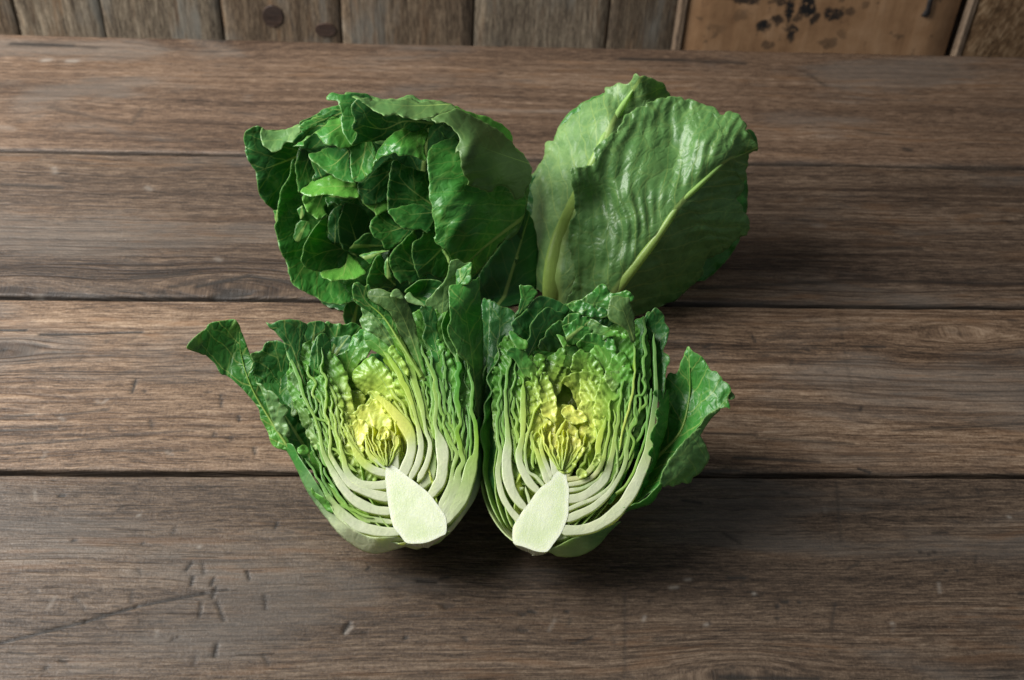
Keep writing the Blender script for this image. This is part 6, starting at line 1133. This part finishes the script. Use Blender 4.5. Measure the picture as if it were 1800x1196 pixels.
A2.cut(KX([(950, 432, 40), (1080, 412, 38), (1170, 372, 30), (1260, 312, 22), (1340, 220, 12)]), [('white', 0), ('white', .6), ('cream', 1)], phi=65, wav=.03, from_s=.6)
A2.cut(KX([(940, 525, 80), (1080, 502, 92), (1200, 432, 96), (1310, 332, 96), (1370, 220, 72), (1400, 100, 60)])+JX([(1425, 830, 50), (1440, 700, 44), (1470, 560, 36), (1480, 430, 30), (1500, 280, 26), (1530, 100, 20)]), [('white', 0), ('white', .35), ('cream', .5), ('lime', .75), ('lit', 1)], phi=65, wav=.05, from_s=.5)
A2.cut(KX([(945, 632, 44), (1080, 572, 42), (1210, 522, 42), (1320, 452, 38), (1400, 370, 26), (1440, 280, 20), (1470, 180, 20)])+JX([(1440, 620, 22), (1445, 500, 20), (1420, 420, 18)]), [('white', 0), ('white', .4), ('pale', .6), ('lime', 1)], phi=65, wav=.05, from_s=.55)
A2.cut(KX([(935, 735, 72), (1080, 672, 84), (1200, 612, 74), (1300, 532, 64), (1390, 440, 54), (1450, 350, 44), (1520, 220, 46), (1560, 90, 46)])+JX([(1560, 830, 44), (1590, 700, 34), (1560, 600, 30), (1570, 480, 26), (1610, 330, 24), (1640, 100, 20), (1650, -60, 16)]), [('white', 0), ('white', .3), ('pale', .5), ('lime', .7), ('lit', 1)], phi=75, wav=.06, from_s=.45)
A2.cut(JX([(1495, 800, 16), (1520, 640, 20), (1560, 500, 22), (1610, 320, 22), (1640, 130, 20), (1650, 0, 16)])+LX([(335, 600, 20), (330, 450, 20), (320, 380, 14)]), [('yelg', 0), ('yel', .4), ('lime', .8), ('lit', 1)], phi=45, wav=.03, from_s=.2, h=.05)
A2.cut(JX([(1600, 900, 20), (1640, 760, 26), (1600, 640, 30), (1670, 520, 26), (1640, 400, 26), (1680, 280, 26)])+LX([(400, 930, 26), (440, 850, 26), (430, 720, 26), (420, 650, 30), (440, 500, 34), (430, 350, 30), (438, 200, 28), (440, 110, 22), (455, 105, 10)]), [('lime', 0), ('lit', .5), ('mid', 1)], phi=50, wav=.07, from_s=.0)
A2.cut(KX([(900, 850, 104), (1080, 846, 104), (1240, 802, 112), (1400, 702, 118), (1540, 560, 122), (1640, 400, 122), (1720, 230, 112), (1780, 60, 100)])+MX([(612, 500, 80), (640, 300, 62), (662, 150, 60), (675, 30, 50)])+LX([(560, 850, 40), (552, 700, 36), (545, 500, 34), (538, 380, 26), (532, 270, 10)]), [('white', 0), ('white', .4), ('pale', .55), ('back', .75), ('mid', 1)], phi=75, wav=.02, from_s=.8)
A2.cut(KX([(870, 920, 60), (930, 905, 50), (965, 900, 24)]), [('white', 0), ('pale', 1)], phi=30, wav=.02, h=-.15)
h2('M', [(650, 0), (720, -20), (760, 30), (805, -20), (810, 200), (775, 420), (725, 560), (692, 700), (652, 800), (600, 872), (592, 950), (552, 1020), (500, 1100), (455, 1112), (540, 930), (600, 800), (645, 705), (598, 640), (652, 560), (618, 480), (652, 380), (694, 300), (680, 200), (722, 110)],
   [(660, 0, .1), (680, 200, .1), (640, 560, .1), (600, 800, .0), (460, 1110, -.3), (800, 100, -.6), (720, 560, -.6), (560, 1000, -.6)], c='mid', c1='mid', mid=X('M', [(500, 1100), (690, 640), (770, 0)]), mr=0, vs=.4, ruf=.16, rl=.6, pleat=.06, serr=1.4)
h2('M', [(410, 560), (420, 460), (450, 400), (500, 330), (530, 420), (500, 560), (510, 650), (490, 700), (440, 690), (380, 820), (300, 1000), (220, 1150), (180, 1150), (260, 940), (360, 760), (430, 640)], [(420, 460, -.3), (520, 400, -.5), (500, 660, -.5), (220, 1140, -.4)], c='mid', c1='mid', vs=.4, ruf=.14, rl=.7, mr=0)
h2('L', [(530, 25), (570, 20), (632, 80), (652, 170), (692, 240), (682, 320), (632, 460), (692, 520), (698, 580), (662, 640), (652, 760), (630, 960), (570, 960), (548, 600), (532, 400), (470, 330), (448, 220), (470, 120)],
   [(530, 25, .3), (632, 80, .1), (690, 240, -.2), (695, 560, -.2), (620, 950, -.3), (460, 200, -.4), (560, 500, -.6)], c='mid', c1='dark', mid=X('L', [(600, 950), (545, 500), (560, 60)]), mr=.04, vs=.4, ruf=.1, wob=.14)
h2('L', [(330, 200), (345, 130), (390, 120), (410, 110), (440, 112), (430, 300), (400, 600), (360, 900), (350, 600), (370, 450)], [(340, 180, -.5), (440, 112, -.05), (400, 600, -.3)], c='dark', c1='mid', vs=.3, mr=0, ruf=.08)
h2('L', [(440, 130), (500, 60), (530, 200), (545, 500), (560, 900), (500, 1200), (440, 1000), (440, 600)], -1.4, c='deep', c1='dark', vs=.3)
A2.fill(-1); A2.fill(1)
for pts, hh in (([(868, 650), (895, 590), (945, 640), (962, 740), (980, 800), (945, 850), (905, 840), (872, 780)], -.38),
                ([(1025, 650), (1080, 570), (1135, 590), (1140, 690), (1112, 790), (1062, 845), (1020, 820), (1022, 740)], -.38),
                ([(880, 690), (910, 640), (940, 700), (955, 780), (925, 830), (890, 780)], -.24), ([(1050, 690), (1090, 620), (1115, 680), (1100, 770), (1060, 810), (1045, 760)], -.22)):
    leaf(H2, F2, pts, hh, c='pale', c1='lit', mid=[(pts[-2][0]+20, 850), (sum(q[0] for q in pts)/len(pts), 600)], mr=.03, ruf=.16, rl=.6, pleat=.07, pper=.5, wob=.13, vs=.4, serr=2.5, tint=A2, grad=(.1, .75))
heart_fan(A2, 'J', (880, 1090), 9, -50, 55, 300, 560, 8)
# upper leaves
h2('I', [(440, 140), (480, 132), (522, 135), (575, 148), (622, 205), (600, 250), (570, 295), (490, 395), (390, 470), (430, 380), (452, 250)], [(445, 140, .9), (620, 205, .7), (400, 450, .0)], c='dark', c1='mid', vs=.4, ruf=.1, mr=.03)
h2('I', [(356, 525), (400, 480), (450, 448), (500, 395), (560, 320), (640, 250), (760, 262), (880, 320), (960, 380), (860, 500), (700, 600), (560, 720), (500, 780), (462, 685), (400, 640), (345, 645), (372, 600)],
   [(356, 525, .3), (640, 250, .3), (900, 340, -.1), (500, 770, -.4), (345, 645, .2), (600, 480, .0)], c='dark', c1='dark', mid=X('I', [(600, 720), (640, 280)]), vs=.3, ruf=.12, mr=.03, wob=.16)
h2('I', [(548, 580), (575, 510), (602, 480), (700, 375), (765, 368), (822, 405), (900, 420), (900, 480), (800, 570), (700, 660), (610, 800), (525, 880), (500, 840), (522, 720), (552, 670)], [(550, 580, .3), (700, 380, .4), (900, 430, .0), (510, 850, -.1), (700, 640, -.3)], c='dark', c1='dark', mid=X('I', [(540, 860), (760, 390)]), vs=.4, ruf=.07, mr=.03)
h2('I', [(300, 855), (342, 790), (440, 795), (500, 830), (545, 900), (620, 1000), (650, 1130), (480, 1060), (392, 920)], [(302, 855, .3), (440, 795, .2), (620, 1000, -.2)], c='dark', c1='mid', vs=.4, ruf=.14, mr=0)
h2('I', [(330, 650), (345, 610), (395, 640), (460, 690), (520, 720), (510, 800), (440, 800), (380, 740)], .3, c='lit', c1='mid', vs=.3, ruf=.12, mr=0)
h2('I', [(935, 345), (1000, 300), (1080, 282), (1200, 200), (1300, 115), (1372, 172), (1400, 215), (1500, 205), (1560, 185), (1612, 215), (1640, 262), (1600, 300), (1420, 300), (1390, 390), (1365, 460), (1200, 440), (1060, 380)],
   [(940, 345, .1), (1300, 120, .7), (1600, 220, .8), (1365, 450, .2), (1100, 380, .0)], c='back', c1='mid', mid=X('I', [(1150, 430), (1320, 140)]), vs=.4, ruf=.16, rl=.7, mr=.03, rough=.30, wob=.18)
h2('I', [(945, 335), (1010, 310), (1080, 292), (1220, 342), (1332, 372), (1362, 450), (1300, 470), (1200, 460), (1100, 440), (1000, 400)], [(950, 335, .2), (1330, 372, .4), (1200, 460, .2)], c='dark', c1='mid', vs=.5, ruf=.16, rl=.5, rough=.30, mr=0)
h2('I', [(640, 780), (660, 720), (692, 690), (720, 630), (762, 575), (840, 512), (900, 515), (915, 470), (960, 440), (1030, 432), (1105, 438), (1190, 480), (1210, 640), (1100, 740), (900, 780), (800, 830), (700, 810)],
   [(650, 770, -.2), (850, 512, .0), (1100, 440, .1), (1150, 700, -.6), (850, 780, -.8)], c='deep', c1='mid', mid=X('I', [(950, 800), (950, 460)]), vs=.4, ruf=.12, rl=.6, serr=2.4)
h2('I', [(830, 650), (870, 660), (920, 690), (930, 760), (905, 790), (870, 720)], -.1, c='lit', vs=.3, ruf=.1, mr=0)
h2('I', [(890, 565), (960, 530), (1050, 480), (1120, 455), (1190, 480), (1200, 620), (1100, 700), (985, 760), (935, 740), (920, 640)], [(890, 565, -.1), (1120, 455, .1), (1000, 750, -.5)], c='mid', c1='mid', vs=.5, ruf=.12, rl=.6, pleat=.1, rough=.30)
h2('I', [(1160, 560), (1170, 520), (1205, 488), (1290, 540), (1390, 600), (1440, 600), (1520, 640), (1568, 662), (1562, 692), (1480, 670), (1410, 660), (1300, 700), (1180, 660)], [(1170, 520, .0), (1390, 600, .2), (1565, 680, .4), (1250, 680, -.3)], c='back', c1='lit', vs=.5, ruf=.12, rl=.5, pleat=.1, rough=.28, serr=2.4, mid=X('I', [(1180, 640), (1540, 670)]), mr=0)
h2('I', [(1365, 425), (1372, 380), (1400, 262), (1440, 245), (1480, 240), (1540, 262), (1590, 262), (1602, 330), (1640, 440), (1645, 560), (1655, 700), (1615, 725), (1562, 605), (1482, 545), (1385, 495)],
   [(1370, 420, .7), (1400, 262, .9), (1590, 262, .9), (1640, 500, .4), (1640, 710, .0), (1480, 400, .9)], c='olive', c1='olive', mid=X('I', [(1640, 720), (1560, 480), (1470, 260)]), mr=.04, vs=.4, ruf=.07, rough=.42)
h2('I', [(1040, 760), (1062, 720), (1110, 682), (1160, 640), (1200, 632), (1300, 655), (1400, 655), (1435, 750), (1465, 900), (1480, 1010), (1420, 1070), (1340, 1070), (1290, 990), (1200, 880), (1100, 820)],
   [(1060, 720, -.2), (1200, 635, -.1), (1400, 655, -.1), (1480, 1000, -.4), (1340, 1060, -.9), (1100, 810, -.7), (1320, 850, -.5)], c='lit', c1='mid', mid=X('I', [(1400, 1070), (1310, 860), (1180, 660)]), mr=.04, vs=.5, ruf=.1, rl=.6, pleat=.14, pper=.55, rough=.28, serr=2.2)
h2('I', [(985, 1005), (995, 930), (1005, 870), (1040, 835), (1082, 812), (1140, 840), (1202, 862), (1282, 960), (1312, 1040), (1320, 1130), (1200, 1100), (1062, 1060), (1000, 1050)], [(990, 1000, -.2), (1080, 815, -.1), (1310, 1040, -.3), (1150, 1090, -.7)], c='lit', c1='mid', mid=X('I', [(1200, 1110), (1080, 830)]), mr=.03, vs=.5, ruf=.12, rl=.5, pleat=.14, pper=.5, rough=.27, serr=2.4)
h2('J', [(876, 135), (900, 90), (945, 70), (1012, 38), (1080, 28), (1180, 38), (1252, 80), (1292, 108), (1335, 330), (1320, 420), (1200, 380), (1110, 400), (1060, 410), (1030, 340), (980, 210), (930, 165)],
   [(878, 135, -.3), (1080, 30, -.2), (1290, 110, -.3), (1330, 350, -.6), (1100, 390, -1.0), (1150, 180, -.7)], c='lit', c1='mid', mid=X('J', [(1130, 420), (1110, 220), (1080, 50)]), mr=.04, vs=.5, ruf=.12, rl=.6, pleat=.16, pper=.5, rough=.27, serr=2.4)
for pts, hh, cc, c2 in (([(640, 1010), (700, 960), (780, 860), (900, 790), (920, 900), (880, 1000), (800, 1150), (780, 1250), (700, 1200)], -.5, 'lit', 'mid'),
                        ([(780, 1090), (800, 1000), (860, 1010), (960, 1000), (900, 1100), (870, 1220), (800, 1300)], -.6, 'lit', 'mid'),
                        ([(590, 970), (620, 850), (700, 880), (690, 930), (700, 1000), (640, 1080)], -.2, 'lit', 'lit'),
                        ([(380, 1050), (385, 930), (430, 940), (470, 1010), (500, 1100), (470, 1150), (400, 1180)], -.2, 'lit', 'mid'),
                        ([(550, 1060), (600, 1080), (650, 1180), (650, 1240), (600, 1180)], -.1, 'lime', 'lit'),
                        ([(1340, 1060), (1400, 1040), (1480, 1020), (1540, 980), (1500, 1120), (1440, 1230), (1400, 1220), (1350, 1150)], -.2, 'backp', 'back')):
    h2('I', pts, hh, c=cc, c1=c2, vs=.4, ruf=.18, rl=.5, serr=2.4, pleat=.1, pper=.5, wob=.2, mr=.03, rough=.32)
for pts, hh, cc, c2 in (([(700, 30), (760, 150), (800, 250), (810, 340), (740, 360), (660, 330), (650, 150)], -.5, 'lit', 'mid'),
                        ([(490, 150), (560, 135), (620, 220), (660, 300), (640, 400), (560, 460), (515, 560), (500, 400), (510, 260)], -.5, 'yelg', 'lime'),
                        ([(655, 385), (700, 350), (760, 335), (812, 330), (815, 520), (760, 520), (700, 480)], -.4, 'yelg', 'yel'),
                        ([(540, 700), (560, 560), (620, 450), (720, 500), (760, 560), (710, 640), (665, 820), (600, 800)], -.5, 'yelg', 'yelg'),
                        ([(665, 830), (690, 640), (780, 520), (810, 620), (790, 760), (760, 920), (700, 960)], -.6, 'yelg', 'yel'),
                        ([(800, 520), (830, 400), (920, 380), (1010, 420), (1000, 560), (880, 640), (810, 660)], -.8, 'lime', 'lime'),
                        ([(905, 480), (900, 410), (960, 378), (1012, 425), (1060, 430), (1105, 455), (1135, 540), (1040, 560), (960, 540)], -.5, 'yelg', 'lime'),
                        ([(1055, 410), (1110, 372), (1180, 340), (1262, 350), (1315, 395), (1325, 500), (1312, 640), (1250, 660), (1170, 560), (1110, 510)], -.6, 'yelg', 'lime'),
                        ([(1070, 730), (1130, 640), (1200, 585), (1245, 650), (1250, 780), (1180, 780), (1120, 750)], -.7, 'yel', 'yelg'),
                        ([(980, 560), (1060, 540), (1110, 600), (1090, 700), (1050, 740), (1010, 640)], -1.0, 'lime', 'lime'),
                        ([(1040, 1010), (1090, 860), (1170, 770), (1250, 770), (1240, 940), (1190, 1050), (1110, 1100)], -1.2, 'lime', 'lime'),
                        ([(830, 740), (850, 640), (905, 560), (930, 518), (985, 572), (1035, 650), (1052, 740), (1085, 840), (1060, 920), (860, 900)], -.55, 'yelg', 'yel'),
                        ([(826, 750), (870, 705), (920, 720), (1000, 705), (1062, 740), (1080, 800), (1128, 830), (1085, 900), (1035, 960), (1005, 1040), (945, 1075), (872, 1075), (830, 980), (845, 880), (815, 810)], -.25, 'yel', 'yel'),
                        ([(1050, 1090), (1100, 1050), (1140, 1080), (1120, 1120), (1060, 1130)], -.1, 'yel', 'cream'),
                        ([(1240, 920), (1290, 890), (1300, 930), (1260, 980), (1220, 1000)], .05, 'cream', 'cream')):
    h2('J', pts, hh*.95+.3, c=cc, c1=c2, vs=.4, ruf=.10, rl=.5, serr=3.4, pleat=.05, pper=.5, wob=.04, mr=.03, rough=.32, step=2.7, bulge=-.1)
A2.core(X('K', [(760, 330), (800, 268), (840, 235), (890, 222), (922, 228), (938, 330), (958, 420), (952, 560), (950, 680), (920, 780), (870, 890), (790, 1000), (732, 1072), (670, 1080), (610, 1072), (560, 1055), (470, 1022), (375, 985), (366, 840), (400, 760), (470, 650), (540, 560), (640, 420)]))
h2('K', [(372, 985), (470, 1025), (560, 1058), (620, 1076), (735, 1076), (700, 1088), (610, 1086), (540, 1068), (450, 1032)], [(372, 985, -.1), (735, 1076, -.1), (560, 1070, -.4)], c='cream', mr=0, vs=.1, ruf=.01, pleat=0, wob=.02, serr=.3)
